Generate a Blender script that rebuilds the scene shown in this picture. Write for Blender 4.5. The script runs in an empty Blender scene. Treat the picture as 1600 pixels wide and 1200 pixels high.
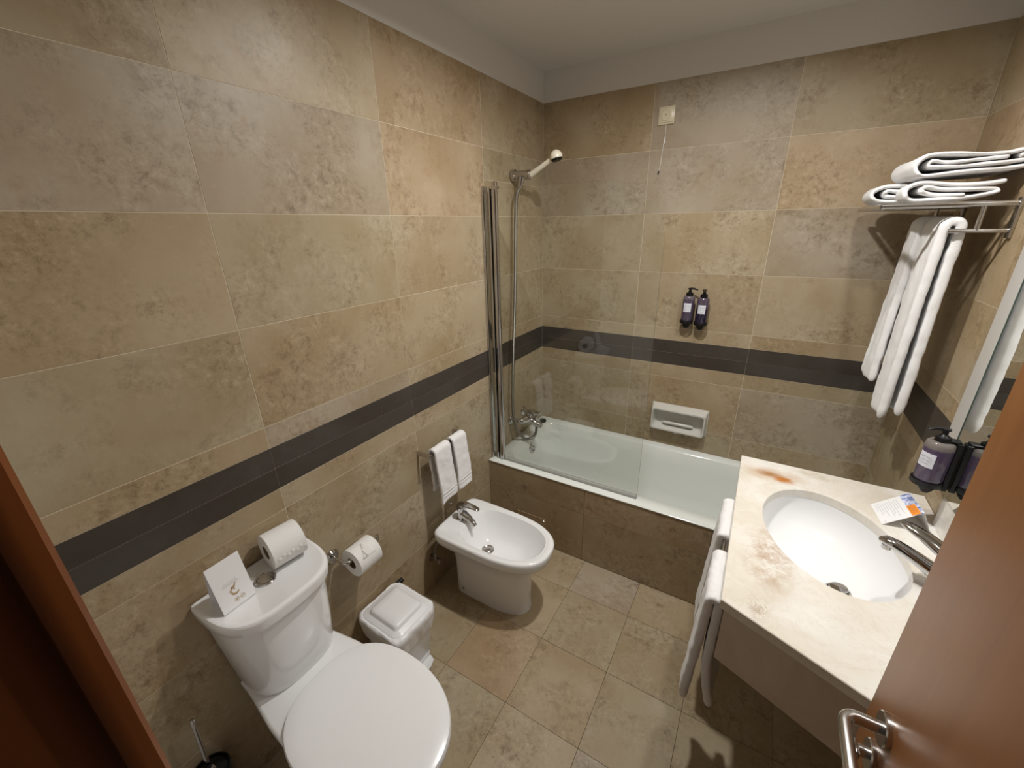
import bpy, bmesh, math, random
from mathutils import Vector, Matrix
random.seed(7)
S = bpy.context.scene
COL = S.collection
PI = math.pi
R = math.radians

# ------------------------------------------------------------------ camera
cam_d = bpy.data.cameras.new('camera')
cam = bpy.data.objects.new('camera', cam_d); COL.objects.link(cam)
cam_d.sensor_fit = 'HORIZONTAL'; cam_d.sensor_width = 36.0
cam_d.lens = 642.4 / 1600 * 36.0
cam_d.clip_start = 0.01
_r = Vector((0.85816, 0.51301, -0.0196)); _u = Vector((-0.16891, 0.31818, 0.93286)); _f = Vector((-0.48480, 0.79723, -0.35970))
cam.matrix_world = Matrix(((_r.x, _u.x, -_f.x, 1.2029), (_r.y, _u.y, -_f.y, -2.3748), (_r.z, _u.z, -_f.z, 1.7328), (0, 0, 0, 1)))
S.camera = cam

# ------------------------------------------------------------------ world, lights, exposure
W_ = bpy.data.worlds.new('world'); S.world = W_; W_.use_nodes = True
bg = W_.node_tree.nodes['Background']; bg.inputs[0].default_value = (1.0, 0.93, 0.84, 1); bg.inputs[1].default_value = 0.03
def ceiling_spot(loc, power, size=0.07):
    d = bpy.data.lights.new('ceiling_lamp_light', 'AREA'); d.shape = 'DISK'; d.size = size
    d.energy = power; d.spread = R(168); d.color = (1.0, 0.980, 0.945)
    o = bpy.data.objects.new('ceiling_lamp_light', d); COL.objects.link(o); o.location = loc
    return o
ceiling_spot((0.90, -1.06, 2.475), 16.6)
ceiling_spot((1.38, -1.08, 2.475), 6.3)
S.view_settings.view_transform = 'Standard'; S.view_settings.look = 'None'
S.view_settings.gamma = 1.0; S.view_settings.exposure = 0.13; S.view_settings.use_curve_mapping = False

# ------------------------------------------------------------------ materials
def mat(name, col, rough=0.5, metal=0.0, spec=0.5, coat=0.0):
    m = bpy.data.materials.new(name); m.use_nodes = True
    b = m.node_tree.nodes['Principled BSDF']
    b.inputs['Base Color'].default_value = (*col, 1); b.inputs['Roughness'].default_value = rough
    b.inputs['Metallic'].default_value = metal; b.inputs['Specular IOR Level'].default_value = spec
    b.inputs['Coat Weight'].default_value = coat
    return m
class NT:
    def __init__(s, m): s.t = m.node_tree; s.b = s.t.nodes['Principled BSDF']
    def n(s, typ, **kw):
        x = s.t.nodes.new(typ)
        for k, v in kw.items(): setattr(x, k, v)
        return x
    def l(s, a, b): s.t.links.new(a, b)
    def noise(s, vec, scale, detail=4, rough=0.6, dist=0.0):
        x = s.n('ShaderNodeTexNoise'); x.inputs['Scale'].default_value = scale; x.inputs['Detail'].default_value = detail
        x.inputs['Roughness'].default_value = rough; x.inputs['Distortion'].default_value = dist
        s.l(vec, x.inputs['Vector']); return x.outputs['Fac']
    def ramp(s, fac, stops):
        x = s.n('ShaderNodeValToRGB'); cr = x.color_ramp
        while len(cr.elements) < len(stops): cr.elements.new(0.5)
        for e, (p, c) in zip(cr.elements, stops): e.position = p; e.color = (*c, 1) if len(c) == 3 else c
        s.l(fac, x.inputs[0]); return x.outputs[0]
    def mix(s, fac, a, b, mode='MIX'):
        x = s.n('ShaderNodeMix'); x.data_type = 'RGBA'; x.blend_type = mode
        for sock, v in ((x.inputs['Factor'], fac), (x.inputs['A'], a), (x.inputs['B'], b)): pass
        ins = [i for i in x.inputs if i.type == 'RGBA']; f = [i for i in x.inputs if i.type == 'VALUE'][0]
        for sock, v in ((f, fac), (ins[0], a), (ins[1], b)):
            if isinstance(v, (int, float)): sock.default_value = v
            elif isinstance(v, tuple): sock.default_value = (*v, 1)
            else: s.l(v, sock)
        return [o for o in x.outputs if o.type == 'RGBA'][0]
    def bump(s, h, strength, dist=0.001):
        x = s.n('ShaderNodeBump'); x.inputs['Strength'].default_value = strength; x.inputs['Distance'].default_value = dist
        s.l(h, x.inputs['Height']); s.l(x.outputs[0], s.b.inputs['Normal'])
def math_(nt, op, a, b):
    x = nt.n('ShaderNodeMath', operation=op)
    for i, v in enumerate((a, b)):
        if isinstance(v, (int, float)): x.inputs[i].default_value = v
        else: nt.l(v, x.inputs[i])
    return x.outputs[0]

def stone_tile(name, base, dark, light, spot, rough, amount=1.0, spec=0.35):
    m = mat(name, base, rough, spec=spec); nt = NT(m)
    tc = nt.n('ShaderNodeTexCoord'); oi = nt.n('ShaderNodeObjectInfo')
    off = nt.n('ShaderNodeVectorMath', operation='SCALE'); comb = nt.n('ShaderNodeCombineXYZ')
    nt.l(oi.outputs['Random'], comb.inputs[0]); nt.l(oi.outputs['Random'], comb.inputs[1]); nt.l(oi.outputs['Random'], comb.inputs[2])
    nt.l(comb.outputs[0], off.inputs[0]); off.inputs['Scale'].default_value = 61.0
    add = nt.n('ShaderNodeVectorMath', operation='ADD'); nt.l(tc.outputs['Object'], add.inputs[0]); nt.l(off.outputs[0], add.inputs[1])
    v = add.outputs[0]
    big = nt.noise(v, 3.2, 3, 0.5, 0.3); mid = nt.noise(v, 14, 8, 0.72, 0.4); fine = nt.noise(v, 70, 8, 0.78, 0.2); mask = nt.noise(v, 5.5, 3, 0.55)
    c = nt.mix(nt.ramp(big, [(0.36, (0, 0, 0)), (0.66, (1, 1, 1))]), dark, light)
    c = nt.mix(math_(nt, 'MULTIPLY', nt.ramp(mid, [(0.42, (0, 0, 0)), (0.62, (1, 1, 1))]), 0.45), c, base)
    # cloudy speckles: only where the mask is high, as patches of pits in the stone print
    sp = math_(nt, 'MULTIPLY', nt.ramp(mid, [(0.54, (0, 0, 0)), (0.68, (1, 1, 1))]), nt.ramp(mask, [(0.42, (0, 0, 0)), (0.62, (1, 1, 1))]))
    c = nt.mix(math_(nt, 'MULTIPLY', sp, 0.50 * amount), c, spot)
    f2 = math_(nt, 'MULTIPLY', nt.ramp(fine, [(0.52, (0, 0, 0)), (0.66, (1, 1, 1))]), nt.ramp(mask, [(0.36, (0, 0, 0)), (0.66, (1, 1, 1))]))
    c = nt.mix(math_(nt, 'MULTIPLY', f2, 0.5 * amount), c, spot)
    grit = nt.noise(v, 34, 10, 0.82, 0.35)
    f4 = math_(nt, 'MULTIPLY', nt.ramp(grit, [(0.53, (0, 0, 0)), (0.59, (1, 1, 1))]), nt.ramp(mask, [(0.40, (0, 0, 0)), (0.60, (1, 1, 1))]))
    c = nt.mix(math_(nt, 'MULTIPLY', f4, 0.46 * amount), c, spot)
    f5 = math_(nt, 'MULTIPLY', nt.ramp(grit, [(0.40, (1, 1, 1)), (0.47, (0, 0, 0))]), nt.ramp(mask, [(0.40, (0, 0, 0)), (0.60, (1, 1, 1))]))
    c = nt.mix(math_(nt, 'MULTIPLY', f5, 0.40 * amount), c, tuple(min(1, k * 1.3) for k in light))
    rust = math_(nt, 'MULTIPLY', nt.ramp(nt.noise(v, 6.5, 5, 0.7, 0.4), [(0.60, (0, 0, 0)), (0.74, (1, 1, 1))]), 0.5 * amount)
    c = nt.mix(rust, c, (base[0] * 0.86, base[1] * 0.70, base[2] * 0.58))
    f3 = nt.ramp(fine, [(0.30, (1, 1, 1)), (0.45, (0, 0, 0))])
    c = nt.mix(math_(nt, 'MULTIPLY', f3, 0.22 * amount), c, tuple(min(1, k * 1.25) for k in light))
    # each tile has its own printed tone
    c = nt.mix(1.0, c, oi.outputs['Color'], 'MULTIPLY')
    nt.l(c, nt.b.inputs['Base Color'])
    rr = nt.n('ShaderNodeMapRange'); nt.l(mid, rr.inputs[0]); rr.inputs[3].default_value = rough - 0.06; rr.inputs[4].default_value = rough + 0.08
    nt.l(rr.outputs[0], nt.b.inputs['Roughness'])
    nt.bump(fine, 0.10, 0.0006)
    return m
M = {}
M['wall_tile'] = stone_tile('wall_tile', (0.392, 0.308, 0.200), (0.340, 0.257, 0.154), (0.437, 0.364, 0.260), (0.13, 0.085, 0.040), 0.40)
M['floor_tile'] = stone_tile('floor_tile', (0.382, 0.302, 0.195), (0.332, 0.248, 0.148), (0.422, 0.350, 0.250), (0.13, 0.085, 0.045), 0.42)
M['dark_tile'] = stone_tile('dark_tile', (0.062, 0.052, 0.043), (0.050, 0.039, 0.030), (0.072, 0.063, 0.054), (0.034, 0.025, 0.019), 0.46, 0.7)
M['grout'] = mat('grout', (0.68, 0.60, 0.46), 0.85)
M['floor_grout'] = mat('floor_grout', (0.12, 0.09, 0.06), 0.9)
M['plaster'] = mat('plaster', (0.72, 0.70, 0.67), 0.9, spec=0.2)
nt = NT(M['plaster']); tc = nt.n('ShaderNodeTexCoord'); nt.bump(nt.noise(tc.outputs['Object'], 60, 5), 0.12, 0.002)
M['ceramic'] = mat('ceramic', (0.86, 0.865, 0.87), 0.09, spec=0.5, coat=0.3)
M['ceramic_dish'] = mat('ceramic_dish', (0.62, 0.61, 0.56), 0.22)
M['enamel'] = mat('enamel', (0.78, 0.81, 0.775), 0.13, coat=0.3)
M['plastic'] = mat('plastic', (0.85, 0.855, 0.865), 0.25)
M['bin_bag'] = mat('bin_bag', (0.88, 0.885, 0.90), 0.35)
M['beige_plastic'] = mat('beige_plastic', (0.72, 0.65, 0.47), 0.3)
M['cream_plastic'] = mat('cream_plastic', (0.84, 0.78, 0.63), 0.22)
M['chrome'] = mat('chrome', (0.55, 0.54, 0.535), 0.09, 1.0)
M['hose'] = mat('hose', (0.30, 0.285, 0.27), 0.3, 1.0)
nt = NT(M['hose']); tc = nt.n('ShaderNodeTexCoord'); wv = nt.n('ShaderNodeTexWave'); wv.bands_direction = 'Z'; wv.inputs['Scale'].default_value = 130
nt.l(tc.outputs['Object'], wv.inputs['Vector']); nt.bump(wv.outputs['Fac'], 0.6, 0.001)
M['steel'] = mat('steel', (0.56, 0.54, 0.52), 0.24, 1.0)
M['dull_steel'] = mat('dull_steel', (0.36, 0.34, 0.32), 0.3, 1.0)
M['black'] = mat('black', (0.006, 0.006, 0.007), 0.35, spec=0.35)
M['dark_hole'] = mat('dark_hole', (0.015, 0.013, 0.012), 0.6)
M['paper'] = mat('paper', (0.83, 0.82, 0.80), 0.85, spec=0.2)
M['card'] = mat('card', (0.86, 0.86, 0.87), 0.55)
M['card_shade'] = M['card']
M['print_grey'] = mat('print_grey', (0.33, 0.32, 0.33), 0.6)
M['print_light'] = mat('print_light', (0.50, 0.50, 0.54), 0.6)
M['print_brown'] = mat('print_brown', (0.42, 0.28, 0.13), 0.6)
M['print_orange'] = mat('print_orange', (0.85, 0.30, 0.04), 0.5)
M['label'] = mat('label', (0.74, 0.76, 0.84), 0.5)
M['sheet'] = mat('roll_sheet', (0.86, 0.85, 0.83), 0.8)
nt = NT(M['paper']); tc = nt.n('ShaderNodeTexCoord'); nt.bump(nt.noise(tc.outputs['Object'], 240, 3), 0.15, 0.0008)
# towel
M['towel'] = mat('towel', (0.87, 0.865, 0.865), 0.95, spec=0.15)
nt = NT(M['towel']); nt.b.inputs['Sheen Weight'].default_value = 0.3
tc = nt.n('ShaderNodeTexCoord'); nt.bump(nt.noise(tc.outputs['Object'], 420, 3, 0.7), 0.8, 0.0022)
# purple soap
def bottle_mat(name, lo, hi, z0):
    m = mat(name, lo, 0.12, coat=0.4); nt = NT(m); tc = nt.n('ShaderNodeTexCoord'); sx = nt.n('ShaderNodeSeparateXYZ'); nt.l(tc.outputs['Object'], sx.inputs[0])
    c = nt.ramp(sx.outputs[2], [(z0 - 0.004, lo), (z0, hi)]); nt.l(c, nt.b.inputs['Base Color'])
    nt.b.inputs['Transmission Weight'].default_value = 0.25
    return m
M['soap_violet'] = bottle_mat('soap_violet', (0.105, 0.080, 0.125), (0.18, 0.15, 0.18), 0.126)
M['soap_dark'] = bottle_mat('soap_dark', (0.025, 0.018, 0.05), (0.12, 0.09, 0.135), 0.088)
M['soap_light'] = bottle_mat('soap_light', (0.10, 0.07, 0.13), (0.25, 0.22, 0.205), 0.122)
# wood
def wood(name, a, b, rough):
    m = mat(name, a, rough, coat=0.13); nt = NT(m); m.node_tree.nodes['Principled BSDF'].inputs['Coat Roughness'].default_value = 0.35
    tc = nt.n('ShaderNodeTexCoord'); mp = nt.n('ShaderNodeMapping'); mp.inputs['Scale'].default_value = (9, 9, 0.8)
    nt.l(tc.outputs['Object'], mp.inputs[0]); n1 = nt.noise(mp.outputs[0], 2.2, 6, 0.6, 0.8); n2 = nt.noise(mp.outputs[0], 18, 5, 0.7)
    c = nt.mix(nt.ramp(n1, [(0.3, (0, 0, 0)), (0.7, (1, 1, 1))]), a, b)
    c = nt.mix(math_(nt, 'MULTIPLY', n2, 0.25), c, tuple(k * 0.6 for k in a)); nt.l(c, nt.b.inputs['Base Color'])
    return m
M['door_wood'] = wood('door_wood', (0.235, 0.088, 0.022), (0.30, 0.118, 0.032), 0.40)
M['frame_wood'] = wood('frame_wood', (0.17, 0.048, 0.010), (0.22, 0.066, 0.014), 0.38)
# marble
def marble(name):
    m = mat(name, (0.78, 0.72, 0.62), 0.16, coat=0.2); nt = NT(m)
    tc = nt.n('ShaderNodeTexCoord'); v = tc.outputs['Object']
    n1 = nt.noise(v, 4.0, 5, 0.55, 0.6); n2 = nt.noise(v, 9, 9, 0.68, 1.6)
    c = nt.mix(nt.ramp(n1, [(0.38, (0, 0, 0)), (0.6, (1, 1, 1))]), (0.72, 0.665, 0.575), (0.83, 0.805, 0.76))
    vein = nt.ramp(n2, [(0.47, (0, 0, 0)), (0.5, (1, 1, 1)), (0.53, (0, 0, 0))])
    c = nt.mix(math_(nt, 'MULTIPLY', vein, 0.22), c, (0.56, 0.47, 0.36))
    # rust stain and the brown veining, fixed spots of this slab
    def blob(px, py, rx, ry, lo, hi, col, c, nsc=11, warp=0.5):
        mp = nt.n('ShaderNodeMapping'); mp.inputs['Location'].default_value = (-px / rx, -py / ry, 0); mp.inputs['Scale'].default_value = (1 / rx, 1 / ry, 0)
        nt.l(v, mp.inputs[0]); ln = nt.n('ShaderNodeVectorMath', operation='LENGTH'); nt.l(mp.outputs[0], ln.inputs[0])
        nn = nt.noise(v, nsc, 6, 0.65, 0.5)
        d = math_(nt, 'ADD', ln.outputs['Value'], math_(nt, 'MULTIPLY', math_(nt, 'SUBTRACT', nn, 0.5), warp * 4))
        f = nt.ramp(d, [(lo, (1, 1, 1)), (hi, (0, 0, 0))]); return nt.mix(f, c, col)
    c = blob(1.352, -0.770, 0.115, 0.060, 0.0, 1.15, (0.55, 0.36, 0.21), c, 10, 0.30)
    c = blob(1.340, -0.768, 0.060, 0.026, 0.1, 0.95, (0.40, 0.20, 0.09), c, 20, 0.28)
    c = blob(1.385, -0.787, 0.042, 0.028, 0.3, 0.95, (0.50, 0.185, 0.04), c, 22, 0.30)
    def veins(px, py, rx, ry, col, c):
        mp = nt.n('ShaderNodeMapping'); mp.inputs['Location'].default_value = (-px / rx, -py / ry, 0); mp.inputs['Scale'].default_value = (1 / rx, 1 / ry, 0)
        nt.l(v, mp.inputs[0]); ln = nt.n('ShaderNodeVectorMath', operation='LENGTH'); nt.l(mp.outputs[0], ln.inputs[0])
        a = nt.ramp(ln.outputs['Value'], [(0.3, (1, 1, 1)), (1.0, (0, 0, 0))])
        w = nt.noise(v, 11, 7, 0.72, 0.5); w2 = nt.ramp(w, [(0.475, (0, 0, 0)), (0.5, (1, 1, 1)), (0.515, (0, 0, 0))])
        s2 = nt.ramp(nt.noise(v, 17, 8, 0.75, 0.3), [(0.44, (0, 0, 0)), (0.62, (1, 1, 1))])
        f = math_(nt, 'MULTIPLY', a, math_(nt, 'MAXIMUM', math_(nt, 'MULTIPLY', w2, 0.75), math_(nt, 'MULTIPLY', s2, 0.85)))
        return nt.mix(f, c, col)
    c = veins(1.345, -1.235, 0.08, 0.17, (0.42, 0.26, 0.15), c)
    c = veins(1.325, -1.44, 0.03, 0.05, (0.36, 0.24, 0.15), c)
    c = veins(1.50, -0.70, 0.10, 0.035, (0.55, 0.46, 0.34), c)
    nt.l(c, nt.b.inputs['Base Color']); return m
M['marble'] = marble('marble')
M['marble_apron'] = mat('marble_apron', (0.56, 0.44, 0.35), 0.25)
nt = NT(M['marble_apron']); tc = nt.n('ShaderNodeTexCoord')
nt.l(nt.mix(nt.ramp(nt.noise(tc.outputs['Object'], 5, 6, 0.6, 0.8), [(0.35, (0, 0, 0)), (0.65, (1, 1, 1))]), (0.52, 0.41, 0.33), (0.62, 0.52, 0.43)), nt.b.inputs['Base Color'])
M['mirror'] = mat('mirror', (0.86, 0.88, 0.86), 0.01, 1.0)
M['glass_edge'] = mat('glass_edge', (0.10, 0.14, 0.12), 0.15)
M['frame_white'] = mat('frame_white', (0.62, 0.60, 0.57), 0.35)
# clear pane
gm = bpy.data.materials.new('clear_glass'); gm.use_nodes = True; t = gm.node_tree; t.nodes.clear()
out = t.nodes.new('ShaderNodeOutputMaterial'); tr = t.nodes.new('ShaderNodeBsdfTransparent'); tr.inputs[0].default_value = (0.978, 0.988, 0.98, 1)
gl = t.nodes.new('ShaderNodeBsdfGlossy'); gl.inputs['Roughness'].default_value = 0.005; gl.inputs[0].default_value = (1, 1, 1, 1)
fr = t.nodes.new('ShaderNodeFresnel'); ge = t.nodes.new('ShaderNodeNewGeometry'); mi = t.nodes.new('ShaderNodeMapRange'); mi.inputs[3].default_value = 1.5; mi.inputs[4].default_value = 1 / 1.5; t.links.new(ge.outputs['Backfacing'], mi.inputs[0]); t.links.new(mi.outputs[0], fr.inputs[0]); mx = t.nodes.new('ShaderNodeMixShader')
t.links.new(fr.outputs[0], mx.inputs[0]); t.links.new(tr.outputs[0], mx.inputs[1]); t.links.new(gl.outputs[0], mx.inputs[2]); t.links.new(mx.outputs[0], out.inputs[0])
M['glass'] = gm
# blue and white picture on the counter card
m = mat('print_picture', (0.3, 0.35, 0.6), 0.5); nt = NT(m); tc = nt.n('ShaderNodeTexCoord')
nt.l(nt.ramp(nt.noise(tc.outputs['Object'], 60, 4, 0.6, 1.2), [(0.38, (0.08, 0.13, 0.38)), (0.46, (0.35, 0.42, 0.72)), (0.58, (0.75, 0.78, 0.92))]), nt.b.inputs['Base Color']); M['picture'] = m
em = mat('lamp_lens', (1, 1, 1), 0.5); em.node_tree.nodes['Principled BSDF'].inputs['Emission Color'].default_value = (1, 0.86, 0.68, 1)
em.node_tree.nodes['Principled BSDF'].inputs['Emission Strength'].default_value = 6; M['lens'] = em

# ------------------------------------------------------------------ mesh helpers
def obj(name, bm, m, parent=None, smooth=True, angle=35, recalc=True):
    if recalc: bmesh.ops.recalc_face_normals(bm, faces=bm.faces)
    me = bpy.data.meshes.new(name); bm.to_mesh(me); bm.free()
    if isinstance(m, str): m = M[m]
    me.materials.append(m)
    if smooth:
        for p in me.polygons: p.use_smooth = True
        me.set_sharp_from_angle(angle=R(angle))
    o = bpy.data.objects.new(name, me); COL.objects.link(o)
    if parent is not None: o.parent = parent
    return o
def thing(name, label, cat, group=None, loc=(0, 0, 0), rz=0.0):
    o = bpy.data.objects.new(name, None); COL.objects.link(o); o.empty_display_size = 0.05
    o.location = loc; o.rotation_euler.z = rz; o['label'] = label; o['category'] = cat
    if group: o['group'] = group
    return o
def tag(o, label, cat, group=None):
    o['label'] = label; o['category'] = cat
    if group: o['group'] = group
    return o
def struct(o): o['kind'] = 'structure'; return o
def NB(): return bmesh.new()
def box(bm, x0, x1, y0, y1, z0, z1, bev=0.0, seg=2, mtx=None):
    vs = [bm.verts.new((x, y, z)) for x in (x0, x1) for y in (y0, y1) for z in (z0, z1)]
    fs = [bm.faces.new([vs[i] for i in f]) for f in ((0, 1, 3, 2), (4, 6, 7, 5), (0, 4, 5, 1), (2, 3, 7, 6), (0, 2, 6, 4), (1, 5, 7, 3))]
    vv = list(vs)
    if bev > 0:
        es = list({e for f in fs for e in f.edges})
        r = bmesh.ops.bevel(bm, geom=es, offset=bev, segments=seg, affect='EDGES', profile=0.5)
        vv = list({v for f in r['faces'] for v in f.verts} | {v for v in vs if v.is_valid})
    if mtx is not None: bmesh.ops.transform(bm, matrix=mtx, verts=vv)
    return vv
def frame_of(d):
    d = Vector(d).normalized(); a = Vector((0, 0, 1)) if abs(d.z) < 0.9 else Vector((1, 0, 0))
    s = d.cross(a).normalized(); return s, s.cross(d).normalized()
def loft(bm, rings, cap0=True, cap1=True, closed=True):
    vr = [[bm.verts.new(p) for p in r] for r in rings]; n = len(vr[0])
    for a, b in zip(vr, vr[1:]):
        for i in range(n if closed else n - 1):
            j = (i + 1) % n; bm.faces.new((a[i], a[j], b[j], b[i]))
    if cap0: bm.faces.new(list(reversed(vr[0])))
    if cap1: bm.faces.new(vr[-1])
    return vr
def tube(bm, pts, r, n=12, cap=True):
    pts = [Vector(p) for p in pts]; rs = r if isinstance(r, (list, tuple)) else [r] * len(pts)
    rings = []; s = None
    for i, p in enumerate(pts):
        d = (pts[min(i + 1, len(pts) - 1)] - pts[max(i - 1, 0)]).normalized()
        if s is None: s, u = frame_of(d)
        else: s = (s - d * s.dot(d)).normalized()
        u = s.cross(d).normalized()
        rings.append([p + (s * math.cos(2 * PI * k / n) + u * math.sin(2 * PI * k / n)) * rs[i] for k in range(n)])
    loft(bm, rings, cap, cap)
def lathe(bm, c, axis, prof, n=32, closed=False):
    """prof: list of (distance along axis, radius)"""
    c = Vector(c); d = Vector(axis).normalized(); s, u = frame_of(d)
    rings = [[c + d * h + (s * math.cos(2 * PI * k / n) + u * math.sin(2 * PI * k / n)) * max(r, 1e-5) for k in range(n)] for h, r in prof]
    if closed: rings.append(rings[0]); vr = loft(bm, rings, False, False); bmesh.ops.remove_doubles(bm, verts=bm.verts, dist=1e-6)
    else: loft(bm, rings)
def smooth_path(pts, k=8):
    P = [Vector(p) for p in pts]; P = [P[0] * 2 - P[1]] + P + [P[-1] * 2 - P[-2]]; out = []
    for i in range(1, len(P) - 2):
        a, b, c, d = P[i - 1:i + 3]
        for q in range(k):
            t = q / k; out.append(0.5 * ((2 * b) + (c - a) * t + (2 * a - 5 * b + 4 * c - d) * t * t + (3 * b - a - 3 * c + d) * t ** 3))
    out.append(P[-2]); return out
def dshape(cx, cy, af, ab, b, nf=2.2, nb=4.0, z=0.0, N=64, rot=0.0):
    """closed outline, front towards +x"""
    o = []
    for k in range(N):
        t = 2 * PI * k / N; c, s = math.cos(t), math.sin(t); n = nf if c >= 0 else nb; a = af if c >= 0 else ab
        x = math.copysign(abs(c) ** (2 / n), c) * a; y = math.copysign(abs(s) ** (2 / n), s) * b
        if rot: x, y = x * math.cos(rot) - y * math.sin(rot), x * math.sin(rot) + y * math.cos(rot)
        o.append(Vector((cx + x, cy + y, z)))
    return o
def rrect(x0, x1, y0, y1, r, z, N=64):
    """rounded rectangle sampled by direction so that rings match one another"""
    cx, cy = (x0 + x1) / 2, (y0 + y1) / 2; hx, hy = (x1 - x0) / 2, (y1 - y0) / 2; o = []
    per = 4
    q = N // 4
    for s, (sx, sy) in enumerate(((1, 1), (-1, 1), (-1, -1), (1, -1))):
        for k in range(q):
            a = s * PI / 2 + (k / (q - 1)) * PI / 2
            o.append(Vector((cx + sx * (hx - r) + r * math.cos(a), cy + sy * (hy - r) + r * math.sin(a), z)))
    return o
def sub(o, lv=1):
    m = o.modifiers.new('subdivision', 'SUBSURF'); m.levels = lv; m.render_levels = lv; return o
def solid(o, th, off=0.0):
    m = o.modifiers.new('thickness', 'SOLIDIFY'); m.thickness = th; m.offset = off; return o
def text_mesh(name, s, size, m, parent, mtx):
    c = bpy.data.curves.new(name, 'FONT'); c.body = s; c.size = size; c.extrude = 0.0001; c.align_x = 'CENTER'; c.align_y = 'CENTER'
    to = bpy.data.objects.new(name, c); COL.objects.link(to); bpy.context.view_layer.update()
    me = bpy.data.meshes.new_from_object(to.evaluated_get(bpy.context.evaluated_depsgraph_get())); bpy.data.objects.remove(to)
    me.materials.clear(); me.materials.append(M[m]); o = bpy.data.objects.new(name, me); COL.objects.link(o); o.parent = parent; o.matrix_local = mtx
    return o

# ------------------------------------------------------------------ room shell
WX = 1.793; YF = -2.342; TZ = 2.353; CZ = 2.50; TF = -0.672; RIM = 0.466
def slab(name, x0, x1, y0, y1, z0, z1, m, parent=None, bev=0):
    bm = NB(); box(bm, x0, x1, y0, y1, z0, z1, bev); o = obj(name, bm, m, parent, smooth=bev > 0)
    return struct(o) if parent is None else o
T = 0.009
floor = slab('floor', -0.12, WX + 0.12, -3.5, 0.12, -0.12, -T, 'floor_grout')
wall_left = slab('wall_left', -0.12, -0.0007, YF - 0.1, 0.12, -T, TZ + 0.0, 'grout')
wall_back = slab('wall_back', -0.0005, WX + 0.0005, 0.0007, 0.12, -T, TZ, 'grout')
wall_right = slab('wall_right', WX + 0.0007, WX + 0.12, YF - 0.1, 0.12, -T, TZ, 'grout')
slab('trim_1', -0.12, 0.0, YF - 0.1, 0.12, TZ + 0.0005, CZ, 'plaster')
slab('trim_2', 0.0, WX, 0.0, 0.12, TZ + 0.0005, CZ, 'plaster')
slab('trim_3', WX, WX + 0.12, YF - 0.1, 0.12, TZ + 0.0005, CZ, 'plaster')
slab('ceiling', -0.12, WX + 0.12, -3.5, 0.12, CZ, CZ + 0.1, 'plaster')
# front wall around the doorway (door opening x 0.735..1.52), behind and beside the camera
slab('wall_front', -T, 0.715, YF - 0.11, YF - 0.012, -T, CZ, 'plaster')
slab('wall_front', 1.535, WX + T, YF - 0.11, YF - 0.025, -T, CZ, 'plaster')
slab('wall_front', 0.715, 1.535, YF - 0.11, YF - 0.012, 2.07, CZ, 'plaster')

tile_mesh_cache = {}
def tile(parent, c, dims, m, col):
    """one tile, a thin slab with its edges eased; alike tiles share one mesh"""
    key = (tuple(round(d, 4) for d in dims), m)
    if key not in tile_mesh_cache:
        bm = NB(); hx, hy, hz = [d / 2 for d in dims]; box(bm, -hx, hx, -hy, hy, -hz, hz, 0.0003, 1)
        bmesh.ops.recalc_face_normals(bm, faces=bm.faces); me = bpy.data.meshes.new('tile'); bm.to_mesh(me); bm.free(); me.materials.append(M[m]); tile_mesh_cache[key] = me
    o = bpy.data.objects.new('tile', tile_mesh_cache[key]); COL.objects.link(o); o.location = c; o.parent = parent; o.color = (*col, 1)
    return o
GREY = (0.99, 1.01, 1.10); TAN = (1.0, 0.965, 0.91); BEI = (1.03, 1.02, 1.0); OLV = (0.975, 0.985, 0.96); ROS = (1.05, 0.98, 0.93)
G = 0.0017
rowsz = [0, 0.298, 0.597, 0.896, 0.973, 1.044, 1.115, 1.186, 1.482, 1.776, 2.068, TZ]
def tones(n): return [random.choice([BEI, OLV, TAN, BEI, GREY, ROS]) for _ in range(n)]
def col_for(table, i, j):
    c = table.get((i, j)) or random.choice([BEI, OLV, TAN, BEI, OLV])
    k = random.uniform(0.97, 1.03); return tuple(a * k for a in c)
def jit(): return random.uniform(-0.0002, 0.0002)
# left wall: columns counted from the back corner
ly = [0.0, -0.613, -1.219, -1.819, YF - 0.1]
Ltab = {(0, 10): BEI, (1, 10): ROS, (2, 10): BEI, (3, 10): OLV, (0, 9): OLV, (1, 9): ROS, (2, 9): GREY, (3, 9): GREY, (1, 8): BEI, (2, 8): OLV, (3, 8): TAN,
        (0, 8): OLV, (0, 7): OLV, (1, 7): BEI, (2, 7): TAN, (3, 7): OLV, (3, 6): TAN, (2, 6): GREY, (1, 6): BEI, (2, 3): BEI, (3, 3): BEI, (1, 3): BEI, (2, 2): OLV, (1, 2): OLV}
for i in range(4):
    for j in range(11):
        z0, z1 = rowsz[j], rowsz[j + 1]; y1, y0 = ly[i], ly[i + 1]
        dk = j in (4, 5)
        spans = [(z0, z1)]
        if i == 0 and j == 9: spans = [(z0, 1.935), (1.935, z1)]
        for a, b in spans:
            tile(wall_left, (-T / 2 + jit(), (y0 + y1) / 2, (a + b) / 2), (T, y1 - y0 - (0.0006 if dk else G), b - a - (0.0006 if dk else G)), 'dark_tile' if dk else 'wall_tile', col_for(Ltab, i, j) if not dk else (1, 1, 1))
bx = [0.0, 0.599, 1.194, WX]
Btab = {(0, 10): TAN, (1, 10): GREY, (2, 10): OLV, (0, 9): GREY, (1, 9): GREY, (2, 9): ROS, (0, 8): OLV, (1, 8): BEI, (2, 8): GREY, (0, 7): OLV, (1, 7): BEI, (2, 7): BEI,
        (0, 6): BEI, (1, 6): BEI, (2, 6): TAN, (0, 3): TAN, (1, 3): TAN, (2, 3): OLV, (0, 2): BEI, (1, 2): TAN, (2, 2): GREY}
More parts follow.
